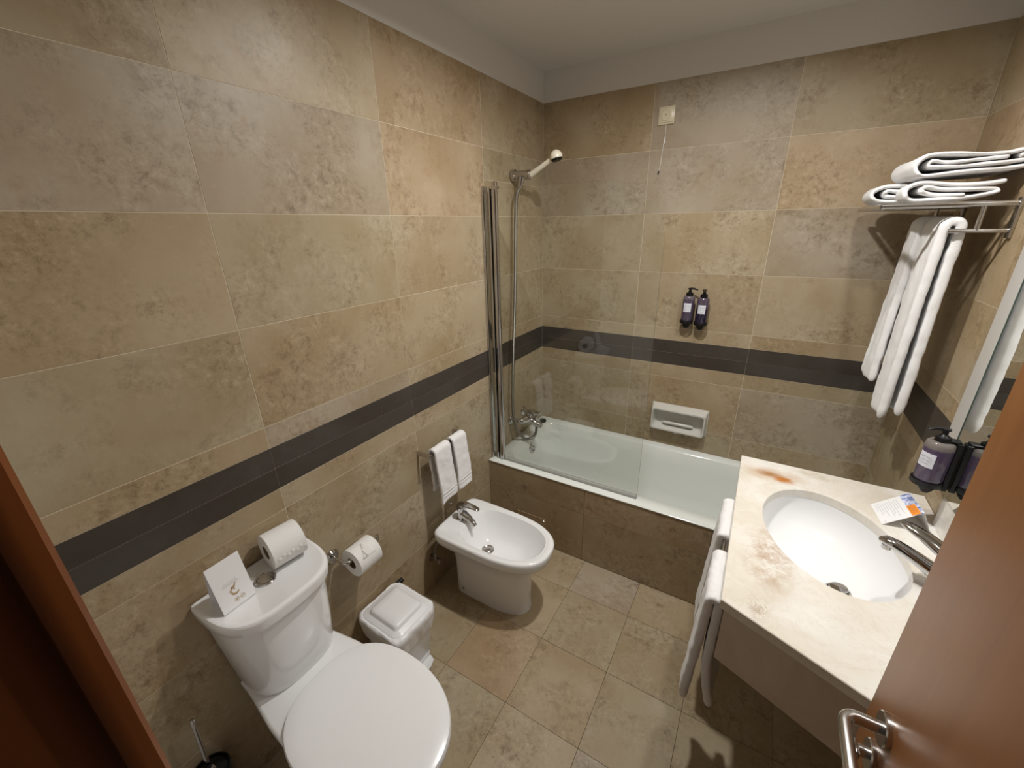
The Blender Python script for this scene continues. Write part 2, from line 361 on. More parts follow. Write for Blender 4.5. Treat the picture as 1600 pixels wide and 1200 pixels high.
for i in range(3):
    for j in range(1, 11):
        z0, z1 = rowsz[j], rowsz[j + 1]; dk = j in (4, 5)
        tile(wall_back, ((bx[i] + bx[i + 1]) / 2, T / 2 + jit(), (z0 + z1) / 2), (bx[i + 1] - bx[i] - (0.0006 if dk else G), T, z1 - z0 - (0.0006 if dk else G)), 'dark_tile' if dk else 'wall_tile', col_for(Btab, i, j) if not dk else (1, 1, 1))
ry = [0.0, -0.614, -1.214, -1.814, YF - 0.05]
for i in range(4):
    for j in range(11):
        z0, z1 = rowsz[j], rowsz[j + 1]; dk = j in (4, 5)
        tile(wall_right, (WX + T / 2 + jit(), (ry[i] + ry[i + 1]) / 2, (z0 + z1) / 2), (T, ry[i] - ry[i + 1] - (0.0006 if dk else G), z1 - z0 - (0.0006 if dk else G)), 'dark_tile' if dk else 'wall_tile', col_for({(0, 10): OLV, (0, 9): ROS, (0, 8): TAN}, i, j) if not dk else (1, 1, 1))
# floor tiles
fx = [0.0, 0.018, 0.318, 0.614, 0.915, 1.207, 1.505, WX]
fy = [TF, -0.894, -1.197, -1.505, -1.81, -2.11, -2.41, -2.71, -3.01, -3.3]
Ftab = {(3, 2): TAN, (2, 2): ROS, (4, 2): OLV, (4, 3): GREY, (3, 0): GREY, (2, 0): BEI, (3, 3): BEI, (2, 1): BEI, (3, 1): OLV, (2, 3): OLV, (4, 1): OLV, (4, 0): BEI, (5, 2): OLV, (5, 3): BEI}
for i in range(1, 7):
    for j in range(9):
        x0, x1, y1, y0 = fx[i], fx[i + 1], fy[j], fy[j + 1]
        if i == 1: x0 = 0.0
        tile(floor, ((x0 + x1) / 2, (y0 + y1) / 2, -T / 2), (x1 - x0 - G * 0.75, y1 - y0 - G * 0.75, T), 'floor_tile', col_for(Ftab, i, j))

# ------------------------------------------------------------------ bath tub, its tiled front
tub = thing('bathtub', 'white enamelled bathtub with tiled front built across the back of the room', 'bathtub')
bm = NB(); N = 64
oy0, oy1 = TF - 0.004, -0.001
rings = [rrect(0.001, WX - 0.001, oy0 + 0.004, oy1, 0.004, RIM - 0.0115, N), rrect(0.001, WX - 0.001, oy0, oy1, 0.004, RIM - 0.004, N), rrect(0.005, WX - 0.005, oy0 + 0.004, oy1 - 0.002, 0.004, RIM, N),
         rrect(0.055, WX - 0.085, -0.596, -0.050, 0.10, RIM - 0.001, N), rrect(0.064, WX - 0.094, -0.588, -0.058, 0.10, RIM - 0.010, N), rrect(0.085, WX - 0.14, -0.575, -0.072, 0.11, RIM - 0.09, N),
         rrect(0.13, WX - 0.26, -0.55, -0.10, 0.13, 0.20, N), rrect(0.17, WX - 0.36, -0.53, -0.12, 0.14, 0.13, N), rrect(0.22, WX - 0.44, -0.48, -0.17, 0.13, 0.105, N), rrect(0.30, WX - 0.52, -0.42, -0.23, 0.09, 0.10, N)]
loft(bm, rings, False, True); obj('basin', bm, 'enamel', tub, angle=50)
bm = NB(); box(bm, 0.001, WX - 0.001, TF + T + 0.001, TF + 0.07, 0.0, RIM - 0.012); obj('apron', bm, 'grout', tub, smooth=False)
ax = [0.001, 0.592, 1.192, WX - 0.002]
az = [0.001, 0.300, RIM - 0.0120]
cols = [[TAN, TAN], [TAN, ROS], [TAN, OLV]]
for i in range(3):
    for j in range(2):
        k = 0.93
        tile(tub, ((ax[i] + ax[i + 1]) / 2, TF + T / 2, (az[j] + az[j + 1]) / 2), (ax[i + 1] - ax[i] - G, T, az[j + 1] - az[j] - G), 'wall_tile', tuple(c * k for c in cols[i][j]))
bm = NB(); box(bm, 0.187, 0.372, TF - 0.004, TF - 0.0005, 0.10, 0.182, 0.001, 1); pn = obj('access_panel', bm, 'wall_tile', tub); pn.color = (0.92, 0.84, 0.75, 1)
bm = NB(); lathe(bm, (0.359, TF - 0.0035, 0.168), (0, -1, 0), [(0, 0.004), (0.002, 0.003)], 12); obj('screw', bm, 'chrome', pn)
# overflow, plug and chain
bm = NB(); lathe(bm, (0.078, -0.300, 0.372), (1, 0, 0.2), [(0, 0.038), (0.005, 0.039), (0.012, 0.033), (0.015, 0.022), (0.016, 0.0)], 28); ov = obj('overflow', bm, 'chrome', tub)
bm = NB()
for k in range(6):
    a = k * PI / 3; lathe(bm, (0.0925 - 0.003 * math.sin(a), -0.300 + 0.015 * math.cos(a), 0.376 + 0.015 * math.sin(a)), (1, 0, 0.2), [(0, 0.0045), (0.0022, 0.004)], 8)
obj('slot', bm, 'dark_hole', ov)
bm = NB(); lathe(bm, (0.50, -0.33, 0.10), (0, 0, 1), [(0, 0.032), (0.003, 0.030), (0.002, 0.014), (0.0025, 0.0)], 24); obj('drain', bm, 'chrome', tub)
bm = NB(); lathe(bm, (0.052, -0.085, RIM + 0.001), (0.25, 0, 1), [(0, 0.019), (0.004, 0.022), (0.012, 0.023), (0.014, 0.018), (0.015, 0.0)], 24)
plug = obj('bath_plug', bm, 'black'); tag(plug, 'small black rubber plug resting on the corner of the bathtub rim', 'plug')
bm = NB(); pts = smooth_path([(0.060, -0.088, RIM + 0.013), (0.075, -0.097, RIM - 0.005), (0.088, -0.125, 0.38), (0.094, -0.19, 0.285), (0.095, -0.235, 0.262), (0.091, -0.27, 0.29), (0.086, -0.295, 0.355), (0.084, -0.30, 0.366)], 10)
tube(bm, pts, 0.0014, 6); obj('chain', bm, 'hose', plug)

# ------------------------------------------------------------------ shower screen
scr = thing('shower_screen', 'clear glass shower screen with rounded top corner and chrome posts on the bathtub rim', 'shower screen')
SY = -0.625
bm = NB(); box(bm, 0.0, 0.014, SY - 0.018, SY + 0.018, RIM + 0.001, 1.905, 0.004, 2); obj('wall_profile', bm, 'chrome', scr)
bm = NB(); box(bm, 0.014, 0.040, SY - 0.004, SY + 0.004, RIM + 0.012, 1.898); obj('filler_pane', bm, 'glass', scr, smooth=False)
bm = NB(); box(bm, 0.040, 0.048, SY - 0.014, SY + 0.014, RIM + 0.004, 1.898, 0.003, 2); obj('inner_post', bm, 'chrome', scr)
bm = NB(); lathe(bm, (0.066, SY, RIM + 0.004), (0, 0, 1), [(0, 0.012), (0.001, 0.015), (1.45, 0.015), (1.452, 0.012)], 24); hp = obj('hinge_post', bm, 'chrome', scr)
bm = NB(); box(bm, 0.050, 0.083, SY - 0.015, SY + 0.015, 1.890, 1.903, 0.002); obj('post_cap', bm, 'chrome', hp)
bm = NB(); box(bm, 0.0505, 0.0535, SY - 0.010, SY + 0.012, RIM + 0.01, 1.89); obj('seal', bm, 'black', scr, smooth=False)
xr, zt, rad = 0.843, 1.893, 0.24; z0 = RIM + 0.014
out = [(0.082, z0), (xr, z0), (xr, zt - rad)] + [(xr - rad + rad * math.cos(a), zt - rad + rad * math.sin(a)) for a in [k * PI / 32 for k in range(1, 17)]] + [(0.082, zt)]
bm = NB(); fa = [bm.verts.new((x, SY - 0.003, z)) for x, z in out]; fb = [bm.verts.new((x, SY + 0.003, z)) for x, z in out]
bm.faces.new(fa); bm.faces.new(list(reversed(fb)))
pane = obj('glass_pane', bm, 'glass', scr, smooth=False)
bm = NB(); vv0 = [bm.verts.new((x, SY - 0.003, z)) for x, z in out[1:-1]]; vv1 = [bm.verts.new((x, SY + 0.003, z)) for x, z in out[1:-1]]
for k in range(len(vv0) - 1): bm.faces.new((vv0[k], vv0[k + 1], vv1[k + 1], vv1[k]))
va = [bm.verts.new((x, y, zt)) for x, y in ((xr - rad, SY - 0.003), (0.082, SY - 0.003), (0.082, SY + 0.003), (xr - rad, SY + 0.003))]; bm.faces.new(va)
obj('glass_edge', bm, 'glass_edge', pane, smooth=False)
bm = NB(); box(bm, 0.082, xr, SY - 0.008, SY + 0.008, RIM + 0.0005, z0 + 0.004, 0.002, 1); box(bm, 0.082, xr, SY + 0.009, SY + 0.016, RIM + 0.0005, RIM + 0.007); obj('bottom_seal', bm, mat('seal_grey', (0.42, 0.42, 0.40), 0.3), scr)

# ------------------------------------------------------------------ shower set
sh = thing('hand_shower', 'cream hand shower clipped in a chrome wall bracket with a long hose', 'shower head')
by, bz = -0.335, 1.968
bm = NB(); lathe(bm, (0.0, by - 0.02, bz + 0.002), (1, 0.1, 0), [(0, 0.026), (0.006, 0.030), (0.022, 0.029), (0.028, 0.022), (0.075, 0.021), (0.085, 0.024), (0.100, 0.023), (0.105, 0.014)], 28); obj('bracket', bm, 'chrome', sh)
hd = Vector((0.246, -0.352, 2.040)); h0 = Vector((0.088, by - 0.002, bz - 0.006)); dd = (hd - h0).normalized()
bm = NB(); tube(bm, [h0, h0 + dd * 0.03, h0 + dd * 0.09, hd - dd * 0.015], [0.0135, 0.014, 0.0115, 0.012], 20); hn = obj('handle', bm, 'cream_plastic', sh)
ax_ = Vector((0.25, 0.0, -1)).normalized()
bm = NB(); lathe(bm, hd - ax_ * 0.026, ax_, [(0, 0.001), (0.002, 0.011), (0.007, 0.019), (0.016, 0.0265), (0.028, 0.030), (0.038, 0.029), (0.040, 0.027)], 32); obj('spray_head', bm, 'cream_plastic', sh)
bm = NB(); lathe(bm, hd + ax_ * 0.013, ax_, [(0, 0.0275), (0.004, 0.027), (0.009, 0.022), (0.010, 0.0)], 28); obj('spray_plate', bm, 'black', sh)
bm = NB(); tube(bm, [(0.060, by - 0.025, bz - 0.010), (0.055, by - 0.030, bz - 0.045), (0.052, by - 0.034, bz - 0.060)], [0.020, 0.012, 0.010], 18); obj('hose_nut', bm, 'chrome', sh)
bm = NB(); pts = smooth_path([(0.052, by - 0.034, bz - 0.058), (0.046, -0.396, 1.83), (0.045, -0.415, 1.45), (0.045, -0.450, 1.05), (0.046, -0.470, 0.76), (0.048, -0.455, 0.63), (0.054, -0.420, 0.545), (0.068, -0.375, 0.478), (0.090, -0.335, 0.462), (0.112, -0.312, 0.485), (0.118, -0.303, 0.522), (0.118, -0.303, 0.545)], 12)
tube(bm, pts, 0.0088, 12); obj('hose', bm, 'hose', sh)
mx_ = thing('bath_mixer', 'chrome wall-mounted bath mixer tap with lever above the bathtub end', 'tap')
for yy in (-0.415, -0.265):
    bm = NB(); lathe(bm, (0.0, yy, 0.612), (1, 0, 0), [(0, 0.031), (0.003, 0.032), (0.010, 0.026), (0.014, 0.014), (0.05, 0.013)], 26); obj('wall_flange', bm, 'chrome', mx_)
bm = NB(); tube(bm, smooth_path([(0.045, -0.415, 0.612), (0.068, -0.400, 0.611), (0.078, -0.365, 0.608), (0.082, -0.335, 0.606), (0.078, -0.30, 0.608), (0.068, -0.275, 0.611), (0.045, -0.265, 0.612)], 6), [0.013, 0.015, 0.016, 0.016, 0.017, 0.018, 0.018, 0.019, 0.020, 0.021, 0.022, 0.023, 0.024, 0.025, 0.026, 0.026, 0.026, 0.026, 0.026, 0.026, 0.025, 0.024, 0.023, 0.022, 0.021, 0.020, 0.019, 0.018, 0.017, 0.016, 0.016, 0.015, 0.015, 0.014, 0.014, 0.013, 0.013], 20); obj('body', bm, 'chrome', mx_)
bm = NB(); tube(bm, smooth_path([(0.080, -0.338, 0.603), (0.105, -0.335, 0.592), (0.135, -0.332, 0.578), (0.160, -0.330, 0.570), (0.172, -0.329, 0.566)], 5), [0.022] * 6 + [0.019] * 7 + [0.017] * 6 + [0.016, 0.010], 20); obj('spout', bm, 'chrome', mx_)
bm = NB(); lathe(bm, (0.082, -0.338, 0.610), (0.1, 0, 1), [(0, 0.024), (0.022, 0.023), (0.034, 0.020), (0.040, 0.012)], 24)
rr = [dshape(0.118 + 0.0 * k, -0.334, 0.050, 0.055, 0.019, 2.2, 2.0, zz, 28) for k, zz in enumerate((0.643, 0.650, 0.658))]
rr[0] = [v + Vector((0, 0, 0)) for v in dshape(0.112, -0.334, 0.040, 0.040, 0.014, 2, 2, 0.640, 28)]
rr.append(dshape(0.115, -0.334, 0.040, 0.04, 0.013, 2, 2, 0.662, 28)); loft(bm, rr); obj('lever', bm, 'chrome', mx_)
bm = NB(); lathe(bm, (0.128, -0.331, 0.590), (0, 0, 1), [(0, 0.009), (0.022, 0.009), (0.024, 0.012), (0.034, 0.012), (0.037, 0.009)], 16); obj('diverter', bm, 'chrome', mx_)
bm = NB(); lathe(bm, (0.118, -0.320, 0.592), (0, 0.35, -1), [(0, 0.012), (0.025, 0.012), (0.030, 0.011), (0.045, 0.010)], 16); obj('hose_outlet', bm, 'dull_steel', mx_)

# ------------------------------------------------------------------ back wall fittings
sw = thing('pull_cord_switch', 'square cream pull-cord alarm switch high on the back wall', 'switch')
bm = NB(); box(bm, 0.627, 0.702, -0.009, 0.0, 2.174, 2.250, 0.003, 2); obj('plate', bm, 'beige_plastic', sw)
bm = NB(); box(bm, 0.633, 0.696, -0.013, -0.008, 2.182, 2.243, 0.002, 2); obj('cover', bm, 'beige_plastic', sw)
bm = NB(); lathe(bm, (0.664, -0.012, 2.212), (0, -1, 0), [(0, 0.0235), (0.0025, 0.0235), (0.004, 0.022), (0.004, 0.0)], 32); bt = obj('button', bm, 'beige_plastic', sw)
bm = NB(); lathe(bm, (0.664, -0.0155, 2.214), (0, -1, 0), [(0, 0.0025), (0.001, 0.002)], 10); obj('pin', bm, 'black', bt)
bm = NB(); tube(bm, [(0.668, -0.010, 2.180), (0.669, -0.013, 2.14), (0.668, -0.014, 2.115)], 0.001, 6)
tube(bm, smooth_path([(0.668, -0.014, 2.118), (0.665, -0.014, 2.085), (0.661, -0.013, 2.04), (0.659, -0.013, 2.00), (0.654, -0.013, 1.968)], 4), 0.0012, 6)
tube(bm, [(0.670, -0.014, 2.122), (0.668, -0.014, 2.100), (0.664, -0.014, 2.080)], [0.0015, 0.004, 0.0015], 8)
cord = obj('cord', bm, 'paper', sw)
bm = NB(); tube(bm, [(0.655, -0.013, 1.974), (0.653, -0.013, 1.966), (0.652, -0.013, 1.962)], [0.002, 0.004, 0.002], 8); obj('cord_knob', bm, 'black', cord)

sd = thing('soap_dish', 'off-white ceramic soap dish set in the back wall above the bathtub', 'soap dish')
cxs, czs = 0.905, 0.652
def rr_xz(hw, hh, r, y, dz=0): return [Vector((v.x, y, v.y)) for v in rrect(cxs - hw, cxs + hw, czs - hh + dz, czs + hh + dz, r, 0, 64)]
bm = NB()
# outer shell in front of the wall, tray opening facing the room
rings = [rr_xz(0.156, 0.081, 0.004, -0.0005), rr_xz(0.156, 0.081, 0.004, -0.005), rr_xz(0.152, 0.078, 0.006, -0.007), rr_xz(0.148, 0.072, 0.014, -0.030), rr_xz(0.145, 0.069, 0.016, -0.036), rr_xz(0.139, 0.061, 0.016, -0.036), rr_xz(0.134, 0.052, 0.020, -0.022), rr_xz(0.128, 0.046, 0.022, -0.006), rr_xz(0.110, 0.034, 0.020, -0.0035)]
vr = loft(bm, rings, False, True)
for ring in vr[3:6]:
    for v in ring:
        if v.co.z < czs - 0.03: v.co.y -= 0.022   # the tray lip stands further out than the hood
        elif v.co.z > czs + 0.035: v.co.y -= 0.022; v.co.z -= 0.006
obj('tray', bm, 'ceramic_dish', sd, angle=40)
bm = NB(); tube(bm, [(cxs - 0.085, -0.022, czs - 0.030), (cxs - 0.075, -0.024, czs - 0.030), (cxs + 0.075, -0.024, czs - 0.030), (cxs + 0.085, -0.022, czs - 0.030)], [0.004, 0.009, 0.009, 0.004], 14); obj('soap_rest', bm, 'ceramic_dish', sd)
bm = NB(); v = [bm.verts.new(p) for p in ((cxs - 0.04, -0.046, czs - 0.060), (cxs + 0.04, -0.046, czs - 0.060), (cxs, -0.050, czs - 0.084), (cxs - 0.04, -0.026, czs - 0.062), (cxs + 0.04, -0.026, czs - 0.062), (cxs, -0.026, czs - 0.084))]
for f in ((0, 1, 2), (3, 5, 4), (0, 2, 5, 3), (1, 4, 5, 2), (0, 3, 4, 1)): bm.faces.new([v[i] for i in f])
obj('drip_point', bm, 'ceramic_dish', sd, smooth=False)

def dispenser(name, label, loc, rz, soap, wide, spout_dir, text, h=0.140, turn=0.0):
    """pump bottle facing -y of its own frame, holder plate against y = 0; turn rotates the bottle in its ring"""
    d = thing(name, label, 'soap dispenser', None, loc, rz)
    r = wide / 2; cy = -0.012 - r; TM = Matrix.Translation((0, cy, 0)) @ Matrix.Rotation(turn, 4, 'Z')
    bm = NB(); lathe(bm, (0, 0, 0), (0, 0, 1), [(0.004, r * 0.86), (0.008, r * 0.95), (0.020, r), (h - 0.012, r), (h - 0.004, r * 0.93), (h, r * 0.80), (h + 0.001, r * 0.35)], 40); b = obj('bottle', bm, soap, d); b.matrix_local = TM
    bm = NB(); lathe(bm, (0, 0, h + 0.001), (0, 0, 1), [(0, 0.0155), (0.002, 0.0175), (0.014, 0.0175), (0.018, 0.011), (0.022, 0.007), (0.034, 0.007), (0.035, 0.011), (0.039, 0.011), (0.040, 0.006)], 24)
    sdv = Vector(spout_dir).normalized(); tube(bm, [Vector((0, 0, h + 0.0375)), Vector((0, 0, h + 0.038)) + sdv * 0.020, Vector((0, 0, h + 0.032)) + sdv * 0.038], [0.0055, 0.005, 0.003], 10); p = obj('pump', bm, 'black', d); p.matrix_local = TM
    bm = NB(); lathe(bm, (0, cy, -0.004), (0, 0, 1), [(0, r * 0.9), (0.002, r * 1.12), (0.016, r * 1.14), (0.018, r * 1.10)], 40)
    box(bm, -0.014, 0.014, -0.015, -0.0005, -0.012, h + 0.004, 0.002, 1)
    box(bm, -0.012, 0.012, cy, -0.006, h + 0.002, h + 0.010, 0.002, 1)
    tube(bm, [(0, cy + 0.004, -0.003), (0, cy + 0.004, -0.018), (0, cy + 0.004, -0.030)], [0.018, 0.018, 0.010], 24); hd_ = obj('holder', bm, 'black', d)
    # label wrapped on the front of the bottle
    lw = r * 1.12; n = 8; a0 = lw / r / 1.0
    bm = NB(); cols_ = []
    for k in range(n + 1):
        a = -PI / 2 + (k / n - 0.5) * a0 * 1.15; rr = r + 0.0005; cols_.append((bm.verts.new((rr * math.cos(a), rr * math.sin(a), h * 0.43)), bm.verts.new((rr * math.cos(a), rr * math.sin(a), h * 0.75))))
    for (p0, p1), (q0, q1) in zip(cols_, cols_[1:]): bm.faces.new((p0, q0, q1, p1))
    lb = obj('label', bm, 'label', d, recalc=False); lb.matrix_local = TM
    rot = Matrix.Rotation(PI / 2, 4, 'X')
    for z_, s_, tx, mt in text:
        text_mesh('lettering', tx, s_ * wide / 0.058, mt, lb, Matrix.Translation((0, -r - 0.0012, z_ * h / 0.14)) @ rot)
    bm = NB(); box(bm, -r * 0.45, r * 0.45, -r - 0.0010, -r - 0.0004, h * 0.585, h * 0.590); obj('rule', bm, 'print_grey', lb, smooth=False)
    return d
tx1 = [(0.093, 0.0065, 'body wash', 'print_grey'), (0.071, 0.005, 'gel de banho', 'print_grey')]
tx2 = [(0.093, 0.0065, 'shampoo', 'print_grey'), (0.071, 0.005, 'champô', 'print_grey')]
dispenser('soap_dispenser', 'left of two purple pump bottles in black holders on the back wall, paler liquid', (0.880, -0.0, 1.232), 0, 'soap_violet', 0.058, (1, -0.1, 0), tx1)
dispenser('soap_dispenser', 'right of two purple pump bottles in black holders on the back wall, darker liquid', (0.950, -0.0, 1.227), 0, 'soap_dark', 0.058, (0.1, -1, 0), tx2)

# ------------------------------------------------------------------ toilet
TY = -1.962
to = thing('toilet', 'white ceramic close-coupled toilet with its lid closed against the left wall', 'toilet')
bm = NB()
loft(bm, [dshape(0.42, TY + 0.010, a, 0.22, b, 2.1, 2.6, z, N) for a, b, z in ((0.09, 0.095, 0.0), (0.09, 0.095, 0.02), (0.095, 0.098, 0.12), (0.13, 0.108, 0.22), (0.19, 0.140, 0.32), (0.237, 0.168, 0.375), (0.242, 0.173, 0.392), (0.236, 0.168, 0.398))]); obj('bowl', bm, 'ceramic', to, angle=50)
# deck that carries the cistern and runs on into the bowl
bm = NB()
def deck(z, s): return [Vector((x, TY + 0.008 + y * s, z)) for x, y in DK]
half = [(0.004, 0.128), (0.05, 0.131), (0.09, 0.136), (0.15, 0.146), (0.21, 0.155), (0.28, 0.160), (0.34, 0.166), (0.42, 0.168)]
DK = [(x, y) for x, y in half] + [(x, -y) for x, y in reversed(half)]
loft(bm, [deck(0.30, 0.72), deck(0.36, 0.9), deck(0.402, 1.0), deck(0.412, 0.985), deck(0.417, 0.93)]); obj('deck', bm, 'ceramic', to, angle=50)
def lidring(k, z, dx=0.0): return dshape(0.43 + dx, TY + 0.014, 0.262 * k, 0.224 * k, 0.192 * k, 2.15, 2.5, z, N)
bm = NB(); loft(bm, [lidring(0.97, 0.401), lidring(0.985, 0.405), lidring(0.985, 0.413), lidring(0.965, 0.416)]); obj('seat', bm, 'plastic', to)
bm = NB(); loft(bm, [lidring(0.985, 0.4175), lidring(1.0, 0.421), lidring(1.0, 0.431), lidring(0.985, 0.4375), lidring(0.94, 0.441), lidring(0.80, 0.4435), lidring(0.4, 0.445)]); obj('lid', bm, M['plastic'], to, angle=40)
for s_ in (-0.075, 0.075):
    bm = NB(); lathe(bm, (0.222, TY + 0.014 + s_, 0.4085), (0, 0, 1), [(0, 0.012), (0.006, 0.012), (0.008, 0.009)], 20); obj('hinge', bm, 'plastic', to)
# cistern: flat back on the wall, bowed front, narrower at the foot
def cist(hw, dep, z, nf=3.2): return dshape(0.030, TY + 0.014 * max(0.0, (0.733 - z) / 0.317), dep, 0.024, hw, nf, 14, z, N)
bm = NB(); loft(bm, [cist(0.124, 0.120, 0.416), cist(0.131, 0.132, 0.420), cist(0.134, 0.141, 0.45), cist(0.141, 0.158, 0.55), cist(0.147, 0.170, 0.65), cist(0.150, 0.176, 0.733)]); obj('cistern', bm, 'ceramic', to, angle=50)
bm = NB(); loft(bm, [cist(0.150, 0.176, 0.7335), cist(0.160, 0.190, 0.738), cist(0.1635, 0.196, 0.743), cist(0.1650, 0.200, 0.770), cist(0.1640, 0.199, 0.7765), cist(0.1615, 0.1965, 0.7800), cist(0.1580, 0.192, 0.7808), cist(0.152, 0.183, 0.7806), cist(0.1495, 0.180, 0.7788)]); cl = obj('cistern_lid', bm, 'ceramic', to, angle=40)
bm = NB(); lathe(bm, (0.096, -1.967, 0.7785), (0, 0, 1), [(0, 0.029), (0.004, 0.029), (0.006, 0.0265), (0.006, 0.023), (0.0035, 0.0215), (0.003, 0.0)], 36); fb_ = obj('flush_button', bm, 'chrome', to)
bm = NB(); lathe(bm, (0.096, -1.967, 0.7815), (0, 0, 1), [(0, 0.0205), (0.003, 0.0195), (0.0035, 0.0)], 32); obj('button_centre', bm, 'steel', fb_)

# ------------------------------------------------------------------ things on the cistern and the roll holder
def roll(name, label, c, axis, r=0.056, L=0.098):
    d = thing(name, label, 'toilet paper', None)
    a = Vector(axis).normalized(); c = Vector(c)
    bm = NB(); lathe(bm, c - a * L / 2, a, [(0.0, 0.022), (0.0, r - 0.002), (0.001, r), (L - 0.001, r), (L, r - 0.002), (L, 0.022)], 48, closed=True); p = obj('paper', bm, 'paper', d, angle=50)
    bm = NB(); lathe(bm, c - a * (L / 2 - 0.001), a, [(0.0, 0.0205), (0.0, 0.0218), (L - 0.002, 0.0218), (L - 0.002, 0.0205)], 32, closed=True); obj('core', bm, mat('core_card', (0.22, 0.16, 0.10), 0.9), d, angle=50)
    return d
r1 = roll('toilet_roll', 'spare toilet paper roll lying on the toilet cistern lid', (0.071, -1.886, 0.7810 + 0.056), (0.13, 1, 0), 0.055)
# embossed last sheet on the spare roll
bm = NB()
for k in range(7):
    a = R(-6 + (k % 2) * 7); y_ = -1.925 + 0.0125 * k; rr_ = 0.0565
    lathe(bm, (0.071 + 0.13 * (y_ + 1.886) + (rr_ - 0.001) * math.cos(a), y_, 0.8370 + (rr_ - 0.001) * math.sin(a)), (math.cos(a), 0, math.sin(a)), [(0, 0.006), (0.0011, 0.0035), (0.0014, 0.0)], 10)
obj('embossing', bm, 'paper', r1)
r2 = roll('toilet_roll', 'toilet paper roll hanging on the chrome holder beside the cistern', (0.080, -1.636, 0.588), (0, 1, 0), 0.054, 0.098)
bm = NB()
def onroll(ang, y, lift=0.0008): return Vector((0.080 + (0.054 + lift) * math.cos(ang), y, 0.588 + (0.054 + lift) * math.sin(ang)))
g = []
for k in range(9):
    a = R(88 - 60 * k / 8); w = 0.028 * (k / 8)
    g.append((onroll(a, -1.640 - w, 0.0009), onroll(a, -1.640 + w * 0.9 + 0.004, 0.0014)))
for (a0, a1), (b0, b1) in zip(g, g[1:]): bm.faces.new([bm.verts.new(p) for p in (a0, a1, b1, b0)])
bmesh.ops.remove_doubles(bm, verts=bm.verts, dist=1e-6)
fs_ = obj('folded_end', bm, 'sheet', r2, recalc=False); solid(fs_, 0.0008, 1)
bm = NB(); box(bm, -0.013, 0.013, -0.013, 0.013, 0, 0.0012); st = obj('sticker', bm, mat('sticker', (0.76, 0.75, 0.73), 0.6), r2); a = R(50)
st.matrix_local = Matrix.Translation(onroll(a, -1.638, 0.002)) @ Matrix.Rotation(PI / 2 - a, 4, 'Y') @ Matrix.Rotation(R(12), 4, 'Z')

ho = thing('roll_holder', 'chrome toilet roll holder fixed to the left wall beside the cistern', 'toilet roll holder')
bm = NB(); lathe(bm, (0.0, -1.708, 0.604), (1, 0, 0), [(0, 0.028), (0.006, 0.028), (0.014, 0.021), (0.014, 0.009), (0.03, 0.008)], 28); obj('wall_rose', bm, 'chrome', ho)
bm = NB(); tube(bm, smooth_path([(0.02, -1.708, 0.604), (0.060, -1.708, 0.604), (0.076, -1.704, 0.603), (0.080, -1.692, 0.603), (0.080, -1.66, 0.603), (0.080, -1.60, 0.603), (0.080, -1.572, 0.603), (0.080, -1.562, 0.606), (0.080, -1.560, 0.624)], 5), 0.0072, 14); obj('rail', bm, 'chrome', ho)

cd = thing('hotel_card', 'white folded card with brown emblem standing on the toilet cistern', 'card', None, (0.122, -2.050, 0.7812), R(2))
def sheetmesh(name, pts, parent, m, th=0.0006):
    bm = NB(); bm.faces.new([bm.verts.new(p) for p in pts]); o = obj(name, bm, m, parent, smooth=False); solid(o, th, 0); return o
hw = 0.0425; H = 0.136; lean = -0.032
sheetmesh('front_leaf', [(0, -hw, 0), (0, hw, 0), (lean, hw, H), (lean, -hw, H)], cd, 'card')
sheetmesh('back_leaf', [(-0.062, -hw, 0), (-0.062, hw, 0), (lean, hw, H), (lean, -hw, H)], cd, 'card')
# printing, laid on the front leaf; local plane: u along +y, v up the leaf
th_ = math.atan2(-lean, H)
PL = Matrix.Translation((0.0007, 0, 0)) @ Matrix(((0, -math.sin(th_), math.cos(th_), 0), (1, 0, 0, 0), (0, math.cos(th_), math.sin(th_), 0), (0, 0, 0, 1)))
def flat(name, polys, parent, m, mtx):
    bm = NB()
    for pl in polys: bm.faces.new([bm.verts.new((x, y, 0)) for x, y in pl])
    o = obj(name, bm, m, parent, smooth=False, recalc=False); o.matrix_local = mtx; return o
def bar(x0, x1, y, h=0.0006): return [(x0, y), (x1, y), (x1, y + h), (x0, y + h)]
flat('lettering', [bar(-0.019, 0.014, 0.0755), bar(-0.022, 0.016, 0.0715), bar(-0.024, 0.020, 0.0675, 0.0008)], cd, 'print_grey', PL)
def circ(cx, cy, r, n=14): return [(cx + r * math.cos(2 * PI * k / n), cy + r * math.sin(2 * PI * k / n)) for k in range(n)]
def arcp(cx, cy, r0, r1, a0, a1, n=12):
    o = [(cx + r1 * math.cos(R(a0 + (a1 - a0) * k / n)), cy + r1 * math.sin(R(a0 + (a1 - a0) * k / n))) for k in range(n + 1)]
    i = [(cx + r0[1] * 0 + (r0[0]) * math.cos(R(a0 + (a1 - a0) * k / n)) + r0[1], cy + r0[0] * math.sin(R(a0 + (a1 - a0) * k / n)) + r0[2]) for k in range(n, -1, -1)]
    return o + i
em_ = [arcp(0.001, 0.044, (0.0085, 0.001, 0.0025), 0.011, 195, 330)]
for x, y, r in ((-0.009, 0.049, 0.0028), (-0.005, 0.053, 0.003), (-0.0005, 0.055, 0.0032), (0.003, 0.058, 0.003), (0.0055, 0.062, 0.0024), (-0.0035, 0.0575, 0.0024), (0.0015, 0.0505, 0.0022), (-0.0085, 0.0440, 0.0018), (0.0085, 0.0655, 0.0013)): em_.append(circ(x, y, r, 7))
flat('emblem', em_, cd, 'print_brown', PL)
